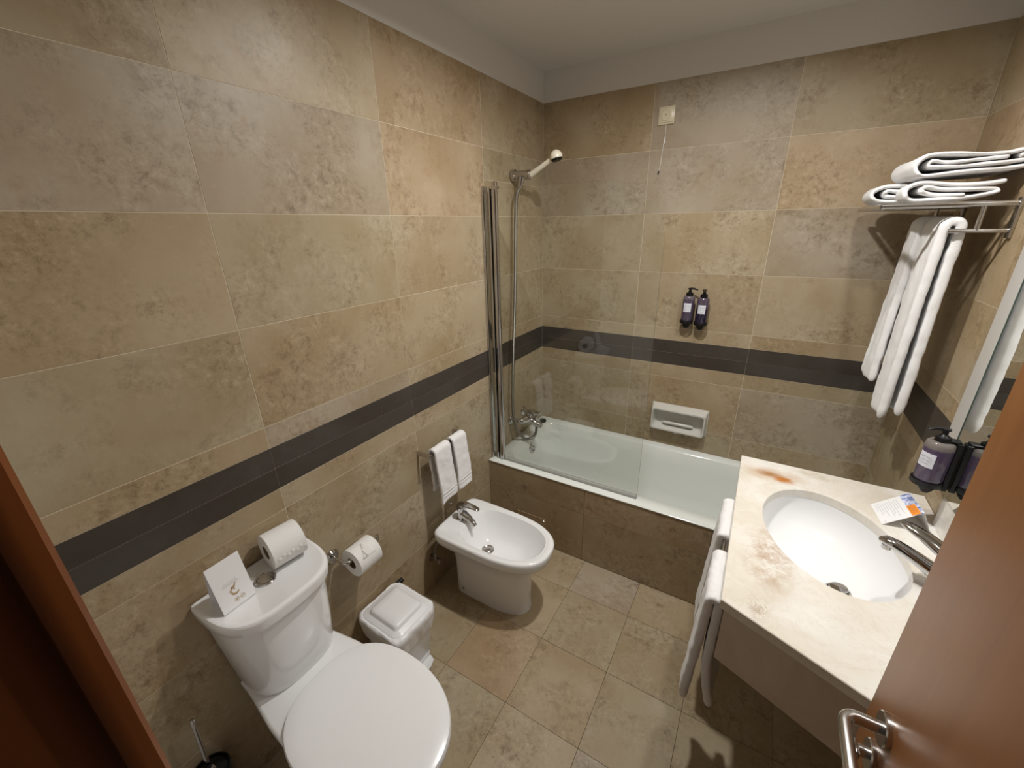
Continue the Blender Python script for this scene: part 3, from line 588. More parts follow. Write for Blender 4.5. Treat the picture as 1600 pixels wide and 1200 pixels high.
def ring_polys(cx, cy, r0, r1, n=18): return [[(cx + q * math.cos(2 * PI * a / n), cy + q * math.sin(2 * PI * a / n)) for q, a in ((r1, k), (r1, k + 1), (r0, k + 1), (r0, k))] for k in range(n)]
ic = ring_polys(-0.002, 0.019, 0.0048, 0.0058) + ring_polys(0.0125, 0.0195, 0.0048, 0.0058) + [circ(-0.002, 0.0195, 0.0026, 5), circ(0.0125, 0.020, 0.0024, 3)]
flat('icons', ic, cd, 'print_brown', PL)

# ------------------------------------------------------------------ bidet
BY = -1.090
bi = thing('bidet', 'white ceramic bidet with chrome tap between toilet and bathtub', 'bidet')
def bd(x0, x1, hw, z, nf=2.5, nb=9.0, cx=0.30): return dshape(cx, BY, x1 - cx, cx - x0, hw, nf, nb, z, N)
bm = NB()
rings = [bd(0.075, 0.572, 0.140, 0.318), bd(0.055, 0.592, 0.158, 0.335), bd(0.052, 0.598, 0.163, 0.360), bd(0.052, 0.600, 0.165, 0.383), bd(0.056, 0.597, 0.162, 0.390), bd(0.062, 0.590, 0.156, 0.3925),
         bd(0.072, 0.574, 0.142, 0.3915), bd(0.075, 0.571, 0.139, 0.3895)]
# bowl: rings that leave a flat deck at the back for the tap
def bw(x0, x1, hw, z, nb=3.4): return dshape(0.34, BY, x1 - 0.34, 0.34 - x0, hw, 2.4, nb, z, N)
rings += [bw(0.158, 0.562, 0.132, 0.389), bw(0.166, 0.556, 0.127, 0.380), bw(0.180, 0.545, 0.119, 0.355), bw(0.196, 0.52, 0.104, 0.32), bw(0.215, 0.48, 0.085, 0.285, 2.6), bw(0.235, 0.42, 0.055, 0.262, 2.2)]
loft(bm, rings, False, True); obj('bowl', bm, 'ceramic', bi, angle=48)
bm = NB(); loft(bm, [dshape(0.30, BY, 0.195, 0.19, 0.088, 2.4, 7, 0.0, N), dshape(0.30, BY, 0.193, 0.19, 0.087, 2.4, 7, 0.03, N), dshape(0.30, BY, 0.195, 0.19, 0.088, 2.4, 7, 0.20, N), dshape(0.30, BY, 0.215, 0.20, 0.100, 2.4, 7, 0.28, N), dshape(0.30, BY, 0.25, 0.21, 0.125, 2.4, 7, 0.319, N)], True, False); obj('pedestal', bm, 'ceramic', bi, angle=50)
bm = NB(); lathe(bm, (0.165, BY - 0.0885, 0.038), (0, -1, 0), [(0, 0.006), (0.003, 0.0055), (0.004, 0.002)], 16); obj('fixing_cap', bm, 'dull_steel', bi)
bm = NB(); lathe(bm, (0.268, BY - 0.005, 0.2625), (0, 0, 1), [(-0.002, 0.030), (0.003, 0.030), (0.004, 0.026), (0.001, 0.022), (0.001, 0.019), (0.004, 0.018), (0.006, 0.014), (0.006, 0.0)], 32); obj('drain', bm, 'steel', bi)
bm = NB(); lathe(bm, (0.170, BY + 0.005, 0.358), (1, 0, 0.5), [(0, 0.011), (0.004, 0.011), (0.005, 0.008), (0.002, 0.006), (0.002, 0)], 20); obj('overflow', bm, 'dull_steel', bi)
bt_ = thing('bidet_tap', 'chrome single-lever tap with swivel nozzle on the bidet', 'tap')
tcx, tcy = 0.118, BY - 0.002
bm = NB(); lathe(bm, (tcx, tcy, 0.390), (0, 0, 1), [(0, 0.025), (0.004, 0.025), (0.010, 0.020), (0.040, 0.020), (0.058, 0.024), (0.068, 0.023), (0.074, 0.016), (0.076, 0.0)], 32); obj('body', bm, 'chrome', bt_)
bm = NB(); tube(bm, [(tcx + 0.01, tcy - 0.004, 0.425), (tcx + 0.05, tcy - 0.012, 0.418), (tcx + 0.062, tcy - 0.014, 0.416), (tcx + 0.063, tcy - 0.014, 0.416), (tcx + 0.075, tcy - 0.017, 0.412), (tcx + 0.086, tcy - 0.019, 0.407)], [0.020, 0.016, 0.015, 0.012, 0.0125, 0.0115], 18); sp_ = obj('spout', bm, 'chrome', bt_)
bm = NB(); tube(bm, [(tcx + 0.084, tcy - 0.019, 0.409), (tcx + 0.098, tcy - 0.022, 0.398)], [0.010, 0.009], 16); obj('nozzle', bm, 'dull_steel', sp_)
bm = NB()
lv = [(-0.024, 0.460, 0.012, 0.008), (-0.010, 0.470, 0.021, 0.011), (0.015, 0.477, 0.022, 0.011), (0.045, 0.480, 0.019, 0.008), (0.075, 0.480, 0.016, 0.006), (0.098, 0.477, 0.014, 0.0055), (0.106, 0.475, 0.008, 0.003)]
loft(bm, [[Vector((tcx + x, tcy + w * math.cos(2 * PI * k / 16), z + h * math.sin(2 * PI * k / 16))) for k in range(16)] for x, z, w, h in lv]); obj('lever', bm, 'chrome', bt_, angle=60)
bm = NB(); tube(bm, [(0.035, -1.075, 0.36), (0.035, -1.075, 0.432)], 0.0022, 8); lathe(bm, (0.035, -1.075, 0.430), (0, 0, 1), [(0, 0.003), (0.004, 0.008), (0.010, 0.009), (0.016, 0.006), (0.018, 0)], 16); obj('lift_rod', bm, 'chrome', bt_)
# stop valves under the bidet
def valve(loc, label):
    v = thing('stop_valve', label, 'valve', None, loc)
    bm = NB(); lathe(bm, (0, 0, 0), (1, 0, 0), [(0, 0.020), (0.003, 0.020), (0.006, 0.009), (0.045, 0.009)], 20); lathe(bm, (0.030, 0, 0), (0, 0, 1), [(0, 0.009), (0.02, 0.008), (0.03, 0.010), (0.038, 0.007)], 16); obj('body', bm, 'dull_steel', v)
    bm = NB(); lathe(bm, (0.045, 0, 0), (1, 0, 0), [(0, 0.012), (0.004, 0.015), (0.014, 0.015), (0.018, 0.010)], 8); obj('knob', bm, 'dull_steel', v)
    bm = NB(); tube(bm, smooth_path([(0.030, 0, 0.036), (0.032, 0.01, 0.08), (0.06, 0.05, 0.125), (0.088, 0.09, 0.145)], 6), 0.005, 10); obj('flexible_pipe', bm, 'hose', v)
    return v
valve((0.0, -1.212, 0.185), 'chrome stop valve on the left wall beneath the bidet, nearer the bin')
valve((0.0, -1.10, 0.185), 'chrome stop valve on the left wall beneath the bidet, nearer the bathtub')

# ------------------------------------------------------------------ hand towels beside the bidet
def towel_rail_left():
    d = thing('towel_rail', 'short square chrome towel rail on the left wall above the bidet', 'towel rail')
    for y in (-1.222, -0.972):
        bm = NB(); box(bm, 0.0, 0.075, y - 0.006, y + 0.006, 0.781, 0.800, 0.0015, 1); obj('bracket', bm, 'steel', d)
    bm = NB(); box(bm, 0.063, 0.075, -1.222, -0.972, 0.785, 0.797, 0.0015, 1); obj('bar', bm, 'steel', d)
towel_rail_left()
def drape(name, label, group, axis_y0, axis_y1, cx, cz, rad, L1, L2, th, wav=0.004, dx1=0.0, dx2=0.0, n=14, seed=0, skew=0.0, hem=True, folds=0.0, bands=True, dy1=0.0, yw=0.0, cat='towel', dxc=0.0):
    """a towel folded over a bar that runs along y: front flap towards -x*sign handled by dx"""
    rnd = random.Random(seed); bm = NB(); rows = []
    path = []
    for k in range(13): t = k / 12; path.append((-rad - 0.0 + dx1 * (1 - t), -L1 * (1 - t), 1 - t, 1))
    for k in range(1, 8): a = PI - PI * k / 8; path.append((rad * math.cos(a), rad * math.sin(a), 0, 0))
    for k in range(13): t = k / 12; path.append((rad + dx2 * t + dxc * max(0.0, (t - 0.5) * 2) ** 1.5, -L2 * t, t, 2))
    ph = [rnd.uniform(0, 6) for _ in range(6)]
    for px, pz, d_, side in path:
        row = []
        for i in range(n + 1):
            s = i / n; y = axis_y0 + (axis_y1 - axis_y0) * s
            wv = wav * d_ * (math.sin(s * 5.0 + ph[0] + d_ * 2) + 0.5 * math.sin(s * 9 + ph[1] - d_ * 3))
            fo = folds * (0.25 + 0.75 * d_) * math.cos(2 * PI * s * 1.5 + ph[2])
            row.append(bm.verts.new((cx + px + (wv + fo) * (1 if side != 2 else 0.7), y + 0.006 * d_ * math.sin(6 * d_ + ph[3]) + dy1 * d_, cz + pz + skew * s * d_ * (-1))))
        rows.append(row)
    for a, b in zip(rows, rows[1:]):
        for i in range(n): bm.faces.new((a[i], a[i + 1], b[i + 1], b[i]))
    o = obj(name, bm, 'towel', None, recalc=True, angle=180); solid(o, th, 0); sub(o, 2); soften(o, 0.007, 0.04); tag(o, label, cat, group)
    return o
def soften(o, strength, size):
    tx = bpy.data.textures.new('towel_creases', 'CLOUDS'); tx.noise_scale = size; tx.noise_depth = 2
    m = o.modifiers.new('creases', 'DISPLACE'); m.texture = tx; m.strength = strength; m.mid_level = 0.5; m.texture_coords = 'GLOBAL'
def towel_band(parent, cx, y0, y1, z, m='towel'):
    bm = NB()
    for dz in (0.0, 0.017): box(bm, cx - 0.0012, cx + 0.0012, y0, y1, z + dz, z + dz + 0.003, 0.001, 1)
    obj('woven_band', bm, m, parent)
# front flap is on +x here (towards the room): mirror by giving the flap lengths the other way round
d1 = drape('hand_towel', 'white hand towel on the rail above the bidet, nearer the toilet', None, -1.207, -1.100, 0.069, 0.797, 0.017, 0.205, 0.262, 0.013, 0.003, 0.006, 0.020, seed=3, skew=-0.012)
d2 = drape('hand_towel', 'white hand towel on the rail above the bidet, nearer the bathtub', None, -1.082, -0.985, 0.069, 0.797, 0.017, 0.215, 0.250, 0.013, 0.003, 0.004, 0.026, seed=9, skew=0.0)
towel_band(d1, 0.112, -1.198, -1.098, 0.575); towel_band(d2, 0.1175, -1.080, -0.992, 0.582)

# ------------------------------------------------------------------ pedal bin
bn = thing('pedal_bin', 'small white plastic pedal bin lined with a white bag, beside the toilet', 'bin', None, (0.140, -1.572, 0.0), R(-2))
def br(hx, hy, r, z): return rrect(-hx, hx, -hy, hy, r, z, 64)
bm = NB(); loft(bm, [br(0.088, 0.078, 0.03, 0.0), br(0.092, 0.082, 0.03, 0.006), br(0.112, 0.100, 0.035, 0.262), br(0.112, 0.100, 0.035, 0.264)]); obj('bucket', bm, 'plastic', bn)
def crinkle(hx, hy, r, z, amp, seed):
    rnd = random.Random(seed); o = []
    Q_ = br(hx, hy, r, z); Ls = [(Q_[(i + 1) % len(Q_)] - Q_[i]).length for i in range(len(Q_))]; tot = sum(Ls); P_ = []; i = 0; acc = 0.0
    for k in range(120):
        t = tot * k / 120
        while acc + Ls[i] < t: acc += Ls[i]; i += 1
        P_.append(Q_[i].lerp(Q_[(i + 1) % len(Q_)], (t - acc) / max(Ls[i], 1e-9)))
    n = len(P_)
    for i, p in enumerate(P_):
        k = amp * 0.6 * (math.sin(i * 0.37 + seed) * 0.7 + math.sin(i * 0.93 + seed * 2) * 0.5 + rnd.uniform(-0.3, 0.3)); q = p.copy(); q.x *= 1 + k; q.y *= 1 + k; q.z += amp * 0.06 * rnd.uniform(-1, 1); o.append(q)
    return o
bm = NB(); loft(bm, [crinkle(0.112, 0.100, 0.036, 0.180, 0.03, 1), crinkle(0.117, 0.105, 0.036, 0.205, 0.04, 2), crinkle(0.121, 0.109, 0.038, 0.232, 0.04, 5), crinkle(0.125, 0.113, 0.040, 0.255, 0.035, 3), crinkle(0.124, 0.112, 0.040, 0.272, 0.035, 4), crinkle(0.116, 0.105, 0.038, 0.281, 0.03, 6), crinkle(0.104, 0.093, 0.034, 0.277, 0.008, 7)], False, False); bg_ = obj('bin_liner', bm, 'bin_bag', bn, angle=60); sub(bg_, 1)
bm = NB(); loft(bm, [br(0.108, 0.097, 0.034, 0.268), br(0.108, 0.097, 0.034, 0.279), br(0.104, 0.093, 0.032, 0.283), br(0.083, 0.076, 0.018, 0.283), br(0.081, 0.074, 0.017, 0.285), br(0.078, 0.071, 0.016, 0.296), br(0.070, 0.064, 0.014, 0.3015), br(0.045, 0.04, 0.014, 0.303)]); obj('lid', bm, 'plastic', bn, angle=45)
bm = NB(); tube(bm, [(-0.105, 0.100, 0.268), (-0.105, 0.128, 0.268)], 0.011, 16); obj('hinge', bm, 'black', bn)
bm = NB(); v = [Vector(p) for p in ((0.088, -0.060), (0.102, -0.062), (0.128, -0.050), (0.140, -0.022), (0.140, 0.022), (0.128, 0.050), (0.102, 0.062), (0.088, 0.060))]
loft(bm, [[Vector((p.x, p.y, z + (p.x - 0.088) * 0.25)) for p in v] for z in (0.006, 0.012)]); box(bm, 0.088, 0.096, -0.062, 0.062, 0.012, 0.040, 0.002); obj('pedal', bm, 'plastic', bn)

# ------------------------------------------------------------------ toilet brush
tb = thing('toilet_brush', 'black toilet brush holder with a steel handle in the corner left of the toilet', 'toilet brush', None, (0.062, -2.232, 0.0))
bm = NB(); lathe(bm, (0, 0, 0), (0, 0, 1), [(0, 0.044), (0.004, 0.047), (0.25, 0.050), (0.268, 0.052), (0.268, 0.048), (0.25, 0.046), (0.02, 0.042)], 36); obj('holder', bm, 'black', tb)
bm = NB(); lathe(bm, (0, 0.004, 0.250), (0, 0, 1), [(0, 0.040), (0.012, 0.042), (0.020, 0.036), (0.026, 0.014)], 32); obj('brush_cap', bm, 'black', tb)
bm = NB(); tube(bm, [(0.0, 0.004, 0.26), (0.0, 0.004, 0.30), (0.0, 0.010, 0.45), (0.0, 0.012, 0.486), (0.0, 0.012, 0.490)], [0.008, 0.0065, 0.0062, 0.0062, 0.004], 16); lathe(bm, (0, 0.005, 0.274), (0, 0, 1), [(0, 0.014), (0.008, 0.011), (0.014, 0.007)], 20); obj('handle', bm, 'chrome', tb)
bm = NB(); box(bm, -0.062, -0.040, -0.016, 0.016, 0.20, 0.25, 0.003, 2); obj('wall_clip', bm, 'dull_steel', tb)

# ------------------------------------------------------------------ vanity counter
cx_, cy_, ra, rb, rot = 1.499, -1.053, 0.2355, 0.1695, R(-76)
poly = [Vector(p) for p in ((1.242, -0.667), (1.792, -0.667), (1.792, -1.676), (1.244, -1.457))]
def ray_poly(c, ang):
    d = Vector((math.cos(ang), math.sin(ang))); best = None
    for a, b in zip(poly, poly[1:] + poly[:1]):
        e = b - a; den = d.x * e.y - d.y * e.x
        if abs(den) < 1e-9: continue
        w = a - c; t = (w.x * e.y - w.y * e.x) / den; s = (w.x * d.y - w.y * d.x) / den
        if t > 0 and -1e-6 <= s <= 1 + 1e-6 and (best is None or t < best): best = t
    return c + d * best
C0 = Vector((cx_, cy_)); NE = 96
angs = [2 * PI * k / NE for k in range(NE)]
for p in poly:
    a = math.atan2(p.y - cy_, p.x - cx_) % (2 * PI); k = min(range(NE), key=lambda i: min(abs(angs[i] - a), 2 * PI - abs(angs[i] - a))); angs[k] = a
def ell(a, ka, kb, z):
    # point of the rotated ellipse in world direction a
    c, s = math.cos(a - rot), math.sin(a - rot); r = 1 / math.sqrt((c / ka) ** 2 + (s / kb) ** 2); return Vector((cx_ + r * math.cos(a), cy_ + r * math.sin(a), z))
ct = thing('washbasin_counter', 'cream marble washbasin counter with rust stain and angled front by the door', 'counter')
def outer(z, ins=0.0):
    o = []
    for a in angs:
        p = ray_poly(C0, a); q = p - (p - C0).normalized() * ins; o.append(Vector((q.x, q.y, z)))
    return o
bm = NB()
rings = [[ell(a, ra, rb, 0.821) for a in angs], outer(0.821, 0.002), outer(0.823), outer(0.848), outer(0.850, 0.002), [ell(a, ra + 0.002, rb + 0.002, 0.850) for a in angs], [ell(a, ra, rb, 0.848) for a in angs], [ell(a, ra, rb, 0.821) for a in angs]]
loft(bm, rings, False, False); bmesh.ops.remove_doubles(bm, verts=bm.verts, dist=1e-6); obj('marble_top', bm, 'marble', ct, angle=30)
bm = NB()
def ap(p0, p1, z0, z1, th, ins):
    p0, p1 = Vector(p0), Vector(p1); d = (p1 - p0).normalized(); n_ = Vector((-d.y, d.x)); a, b, c, e = p0, p1, p1 + n_ * th, p0 + n_ * th
    vs = [bm.verts.new((q.x, q.y, z)) for z in (z0, z1) for q in (a, b, c, e)]
    for f in ((0, 3, 2, 1), (4, 5, 6, 7), (0, 1, 5, 4), (1, 2, 6, 5), (2, 3, 7, 6), (3, 0, 4, 7)): bm.faces.new([vs[i] for i in f])
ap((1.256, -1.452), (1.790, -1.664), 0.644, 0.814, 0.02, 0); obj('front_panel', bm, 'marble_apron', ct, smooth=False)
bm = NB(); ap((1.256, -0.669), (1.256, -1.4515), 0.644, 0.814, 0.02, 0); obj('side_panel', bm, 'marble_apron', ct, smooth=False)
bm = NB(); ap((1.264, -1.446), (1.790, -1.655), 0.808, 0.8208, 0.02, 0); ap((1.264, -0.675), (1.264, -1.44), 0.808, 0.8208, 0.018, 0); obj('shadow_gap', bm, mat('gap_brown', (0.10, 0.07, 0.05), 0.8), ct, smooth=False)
bm = NB(); box(bm, 1.773, 1.792, -1.66, -0.835, 0.8505, 0.952, 0.0015, 1); obj('upstand', bm, 'marble', ct)
# basin
wb = thing('washbasin', 'oval white undermounted washbasin in the marble counter', 'washbasin')
bm = NB()
rings = [[ell(a, ra + 0.020, rb + 0.020, 0.806) for a in angs], [ell(a, ra + 0.020, rb + 0.020, 0.8205) for a in angs], [ell(a, ra + 0.001, rb + 0.001, 0.8205) for a in angs]]
for k in range(1, 12):
    t = k / 11; s = math.cos(t * PI / 2 * 0.93); rings.append([ell(a, (ra + 0.001) * s ** 0.72, (rb + 0.001) * s ** 0.72, 0.8205 - 0.120 * math.sin(t * PI / 2)) for a in angs])
loft(bm, rings, False, True); obj('bowl', bm, 'ceramic', wb, angle=50)
bm = NB(); lathe(bm, (1.543, -1.108, 0.7045), (-0.05, 0.05, 1), [(-0.002, 0.033), (0.003, 0.033), (0.005, 0.030), (0.001, 0.025), (0.001, 0.021)], 36); obj('drain_ring', bm, 'steel', wb)
bm = NB(); lathe(bm, (1.543, -1.108, 0.7155), (-0.12, 0.1, 1), [(0, 0.022), (0.003, 0.0235), (0.006, 0.022), (0.007, 0.0)], 32); obj('pop_up_plug', bm, 'chrome', wb)
bm = NB(); lathe(bm, (1.543, -1.108, 0.7080), (0, 0, 1), [(0, 0.026), (0.0005, 0.0)], 24); obj('drain_shadow', bm, 'dark_hole', wb)
bm = NB(); tube(bm, smooth_path([(1.538, -1.095, 0.672), (1.538, -1.095, 0.60), (1.56, -1.10, 0.56), (1.60, -1.10, 0.56), (1.63, -1.10, 0.60), (1.66, -1.10, 0.62), (1.79, -1.10, 0.62)], 6), 0.016, 14); obj('waste_pipe', bm, 'chrome', wb)
# mixer
wt = thing('basin_tap', 'chrome single-lever basin mixer tap on the marble counter, partly behind the door', 'tap')
bx_, by_ = 1.725, -1.175
bm = NB(); lathe(bm, (bx_, by_, 0.850), (0, 0, 1), [(0, 0.027), (0.004, 0.027), (0.010, 0.023), (0.050, 0.022), (0.075, 0.025), (0.086, 0.022), (0.090, 0.0)], 32); obj('body', bm, 'chrome', wt)
sp0 = [(bx_ - 0.00, by_ + 0.004, 0.888, 0.024, 0.022), (bx_ - 0.03, by_ + 0.016, 0.900, 0.023, 0.019), (bx_ - 0.07, by_ + 0.034, 0.916, 0.020, 0.016), (bx_ - 0.105, by_ + 0.050, 0.926, 0.0185, 0.014), (bx_ - 0.126, by_ + 0.059, 0.928, 0.017, 0.012), (bx_ - 0.137, by_ + 0.064, 0.924, 0.009, 0.006)]
def flatloft(bm, secs, n=18):
    rings = []
    P_ = [Vector(s[:3]) for s in secs]
    for i, (x, y, z, w, h) in enumerate(secs):
        d = (P_[min(i + 1, len(P_) - 1)] - P_[max(i - 1, 0)]).normalized(); s = d.cross(Vector((0, 0, 1))).normalized(); u = s.cross(d)
        rings.append([P_[i] + s * w * math.cos(2 * PI * k / n) + u * h * math.sin(2 * PI * k / n) for k in range(n)])
    loft(bm, rings)
bm = NB(); flatloft(bm, sp0); spo = obj('spout', bm, 'chrome', wt, angle=60)
bm = NB(); lathe(bm, (bx_ - 0.122, by_ + 0.057, 0.918), (0.1, 0, -1), [(0, 0.0115), (0.012, 0.0115), (0.013, 0.009), (0.010, 0.0085), (0.010, 0.0)], 24); obj('aerator', bm, 'steel', spo)
bm = NB(); flatloft(bm, [(bx_ + 0.022, by_ - 0.008, 0.940, 0.014, 0.010), (bx_, by_, 0.950, 0.028, 0.016), (bx_ - 0.030, by_ + 0.018, 0.964, 0.029, 0.013), (bx_ - 0.065, by_ + 0.040, 0.980, 0.023, 0.011), (bx_ - 0.095, by_ + 0.060, 0.988, 0.016, 0.009), (bx_ - 0.106, by_ + 0.068, 0.989, 0.008, 0.005)]); obj('lever', bm, 'chrome', wt, angle=60)

# tent card by the tap
tc_ = thing('tent_card', 'small tent card with printed text, orange block and blue picture on the marble counter', 'card', None, (1.672, -0.864, 0.8505), 0)
A0, A1 = Vector((-0.028, 0.022, 0)), Vector((-0.028, -0.030, 0))
CM = Matrix.Rotation(R(-4), 4, 'Z')
Lh, ww = 0.108, 0.105   # leaf length up the slope and card width
wdir = Vector((0.13, -0.99, 0)).normalized(); up = Vector((0.70, 0.09, 0.56)).normalized()
o0 = Vector((-0.045, 0.052, 0.0)); nrm = wdir.cross(up).normalized() * -1
if nrm.z < 0: nrm = -nrm
c00, c10, c01, c11 = o0, o0 + wdir * ww, o0 + up * Lh, o0 + wdir * ww + up * Lh
sheetmesh('front_leaf', [c00, c10, c11, c01], tc_, 'card', 0.0005)
bd0 = c01 + Vector((0.030, 0.004, -c01.z)); sheetmesh('back_leaf', [c01, c11, bd0 + wdir * ww, bd0], tc_, 'card', 0.0005)
CMX = Matrix(((wdir.x, up.x, nrm.x, o0.x + nrm.x * 0.0006), (wdir.y, up.y, nrm.y, o0.y + nrm.y * 0.0006), (wdir.z, up.z, nrm.z, o0.z + nrm.z * 0.0006), (0, 0, 0, 1)))
lines = []
for k, (a, b) in enumerate([(0.10, 0.42), (0.08, 0.62), (0.10, 0.55), (0.14, 0.75), (0.10, 0.50), (0.12, 0.82), (0.08, 0.70), (0.10, 0.88), (0.12, 0.55), (0.08, 0.80)]):
    x = 0.010 + k * 0.0062; lines.append([(ww * a, x), (ww * b, x), (ww * b, x + 0.0011), (ww * a, x + 0.0011)])
lines.append([(ww * 0.90, 0.010), (ww * 0.94, 0.010), (ww * 0.92, 0.015)])
flat('lettering', lines, tc_, 'print_light', CMX)
flat('picture', [[(0.0, 0.080), (ww, 0.080), (ww, Lh), (0.0, Lh)]], tc_, 'picture', CMX)
ob_ = flat('orange_panel', [[(ww * 0.52, 0.079), (ww * 0.985, 0.079), (ww * 0.985, 0.101), (ww * 0.52, 0.101)]], tc_, 'print_orange', CMX @ Matrix.Translation((0, 0, 0.0003)))
flat('small_print', [bar(ww * 0.56, ww * 0.90, 0.083 + 0.004 * k, 0.001) for k in range(4)], tc_, mat('print_rust', (0.45, 0.12, 0.02), 0.6), CMX @ Matrix.Translation((0, 0, 0.0006)))

# ------------------------------------------------------------------ mirror
mr = thing('wall_mirror', 'large wall mirror with a pale frame strip above the washbasin', 'mirror')
bm = NB(); box(bm, 1.770, 1.7915, -1.66, -0.786, 0.956, 2.02, 0.0, 1); obj('glass', bm, 'mirror', mr, smooth=False)
bm = NB(); pr = [(1.7925, -0.658), (1.789, -0.658), (1.7692, -0.783), (1.7692, -0.7855), (1.7925, -0.7855)]
loft(bm, [[Vector((x, y, z)) for x, y in pr] for z in (0.956, 2.02)]); obj('frame_strip', bm, 'frame_white', mr, smooth=False)
bm = NB(); box(bm, 1.7685, 1.7698, -0.7875, -0.7855, 0.956, 2.02); obj('glass_rim', bm, 'glass_edge', mr, smooth=False)
dispenser('soap_dispenser', 'purple pump bottle in a black holder fixed at the edge of the mirror', (1.7680, -0.838, 0.985), R(-90), 'soap_light', 0.066, (-0.6, -1, 0), [(0.093, 0.0065, 'hand wash', 'print_grey'), (0.073, 0.0048, 'gel de mãos', 'print_grey')], 0.140, turn=R(38))

# ------------------------------------------------------------------ towel rack on the right wall
rk = thing('towel_rack', 'brushed steel towel rack with shelf and rail high in the right back corner', 'towel rack')
YN, YFAR, XO = -0.545, -0.105, 1.487
bm = NB(); tube(bm, [(XO, YN, 1.765), (XO, YFAR, 1.765)], 0.0085, 16); obj('outer_bar', bm, 'steel', rk)
for x in (1.563, 1.640, 1.717):
    bm = NB(); tube(bm, [(x, YN, 1.765), (x, YFAR, 1.765)], 0.006, 12); obj('shelf_bar', bm, 'steel', rk)
for y in (YN, YFAR):
    bm = NB(); tube(bm, [(XO - 0.004, y, 1.765), (WX - 0.001, y, 1.765)], 0.0085, 16); obj('side_bar', bm, 'steel', rk)
    bm = NB(); tube(bm, [(1.655, y, 1.691), (WX - 0.004, y, 1.691)], 0.0065, 14); obj('lower_arm', bm, 'steel', rk)
    bm = NB(); tube(bm, [(1.718, y, 1.764), (1.718, y, 1.692)], 0.0065, 14); obj('strut', bm, 'steel', rk)
    bm = NB(); box(bm, WX - 0.010, WX - 0.0005, y - 0.012, y + 0.012, 1.670, 1.780, 0.002, 2); obj('wall_bracket', bm, 'steel', rk)
bm = NB(); tube(bm, [(1.668, YN, 1.691), (1.668, YFAR, 1.691)], 0.0065, 14); obj('towel_rail', bm, 'steel', rk)
# hanging bath towels
drape('bath_towel', 'white bath towel hanging from the rack rail, the far one nearer the back wall', None, -0.335, -0.200, 1.666, 1.700, 0.021, 0.575, 0.50, 0.026, 0.005, -0.018, -0.008, seed=5, folds=0.010)
drape('bath_towel', 'white bath towel hanging from the rack rail, the near one next to the mirror', None, -0.535, -0.345, 1.671, 1.700, 0.019, 0.655, 0.635, 0.027, 0.006, 0.000, 0.006, seed=12, folds=0.010)

def folded(name, label, path, y0, y1, th, taper=0.004, seed=1):
    """towel folded into a flat roll: a thick ribbon following the fold path in the x-z plane, seen end-on"""
    rnd = random.Random(seed); pts = smooth_path([(x, 0, z) for x, z in path], 5); bm = NB(); rows = []
    ny = 7
    for i, p in enumerate(pts):
        row = []
        for k in range(ny):
            s = k / (ny - 1); y = y0 + (y1 - y0) * s
            row.append(bm.verts.new((p.x + taper * math.sin(3 * s + i * 0.07), y + 0.004 * math.sin(i * 0.55 + seed) * (1 - s), p.z + 0.0012 * math.sin(5 * s + i * 0.2 + seed))))
        rows.append(row)
    for a, b in zip(rows, rows[1:]):
        for k in range(ny - 1): bm.faces.new((a[k], a[k + 1], b[k + 1], b[k]))
    o = obj(name, bm, 'towel', None, angle=180, recalc=True); solid(o, th, 0); sub(o, 2); soften(o, 0.003, 0.04); o.location.x = 0.012; tag(o, label, 'towel'); return o
def fold_path(xl, xr, z0, h, style=0):
    zc = z0 + h / 2
    if style == 0:
        return [(xr - 0.06, z0 + 0.35 * h), (xr - 0.12, z0 + 0.33 * h), (xl + 0.075, zc - 0.05 * h), (xl + 0.045, zc + 0.08 * h), (xl + 0.034, zc + 0.22 * h), (xl + 0.046, zc + 0.30 * h), (xl + 0.066, zc + 0.18 * h),
                (xr - 0.12, zc + 0.0 * h), (xr - 0.05, zc + 0.12 * h), (xr - 0.035, zc + 0.13 * h)]
    return []
Z0 = 1.7745
# each path: inner end, coil at the left, long layers to the right, outer wrap
folded('folded_towel', 'folded white towel on the rack shelf, at the back and furthest left',
       [(1.560, 1.795), (1.520, 1.799), (1.500, 1.806), (1.496, 1.814), (1.505, 1.819), (1.530, 1.815), (1.60, 1.806), (1.68, 1.803), (1.705, 1.798), (1.69, 1.789), (1.60, 1.786), (1.52, 1.784), (1.486, 1.788), (1.470, 1.802), (1.474, 1.820), (1.495, 1.832), (1.53, 1.834), (1.62, 1.824), (1.70, 1.818)], -0.36, -0.125, 0.0145, seed=2)
folded('folded_towel', 'folded white towel on the rack shelf, in front underneath another towel',
       [(1.660, 1.7925), (1.60, 1.7945), (1.565, 1.801), (1.553, 1.808), (1.556, 1.815), (1.568, 1.817), (1.60, 1.811), (1.66, 1.808), (1.715, 1.806), (1.727, 1.799), (1.715, 1.793), (1.66, 1.7835), (1.58, 1.7815), (1.541, 1.784), (1.527, 1.797), (1.527, 1.813), (1.543, 1.826), (1.575, 1.8285), (1.64, 1.820), (1.70, 1.821), (1.736, 1.827)], -0.535, -0.375, 0.0135, seed=4)
folded('folded_towel', 'folded white towel lying on top of the others on the rack shelf',
       [(1.725, 1.888), (1.66, 1.884), (1.61, 1.880), (1.580, 1.884), (1.560, 1.889), (1.553, 1.882), (1.560, 1.874), (1.600, 1.870), (1.66, 1.870), (1.72, 1.872), (1.745, 1.876), (1.768, 1.878), (1.776, 1.870), (1.766, 1.861), (1.73, 1.857), (1.66, 1.855), (1.60, 1.852), (1.553, 1.850), (1.535, 1.858), (1.527, 1.876), (1.535, 1.895), (1.556, 1.905), (1.600, 1.905), (1.66, 1.899), (1.72, 1.899), (1.752, 1.904), (1.760, 1.896), (1.742, 1.886)], -0.545, -0.22, 0.0130, seed=6)

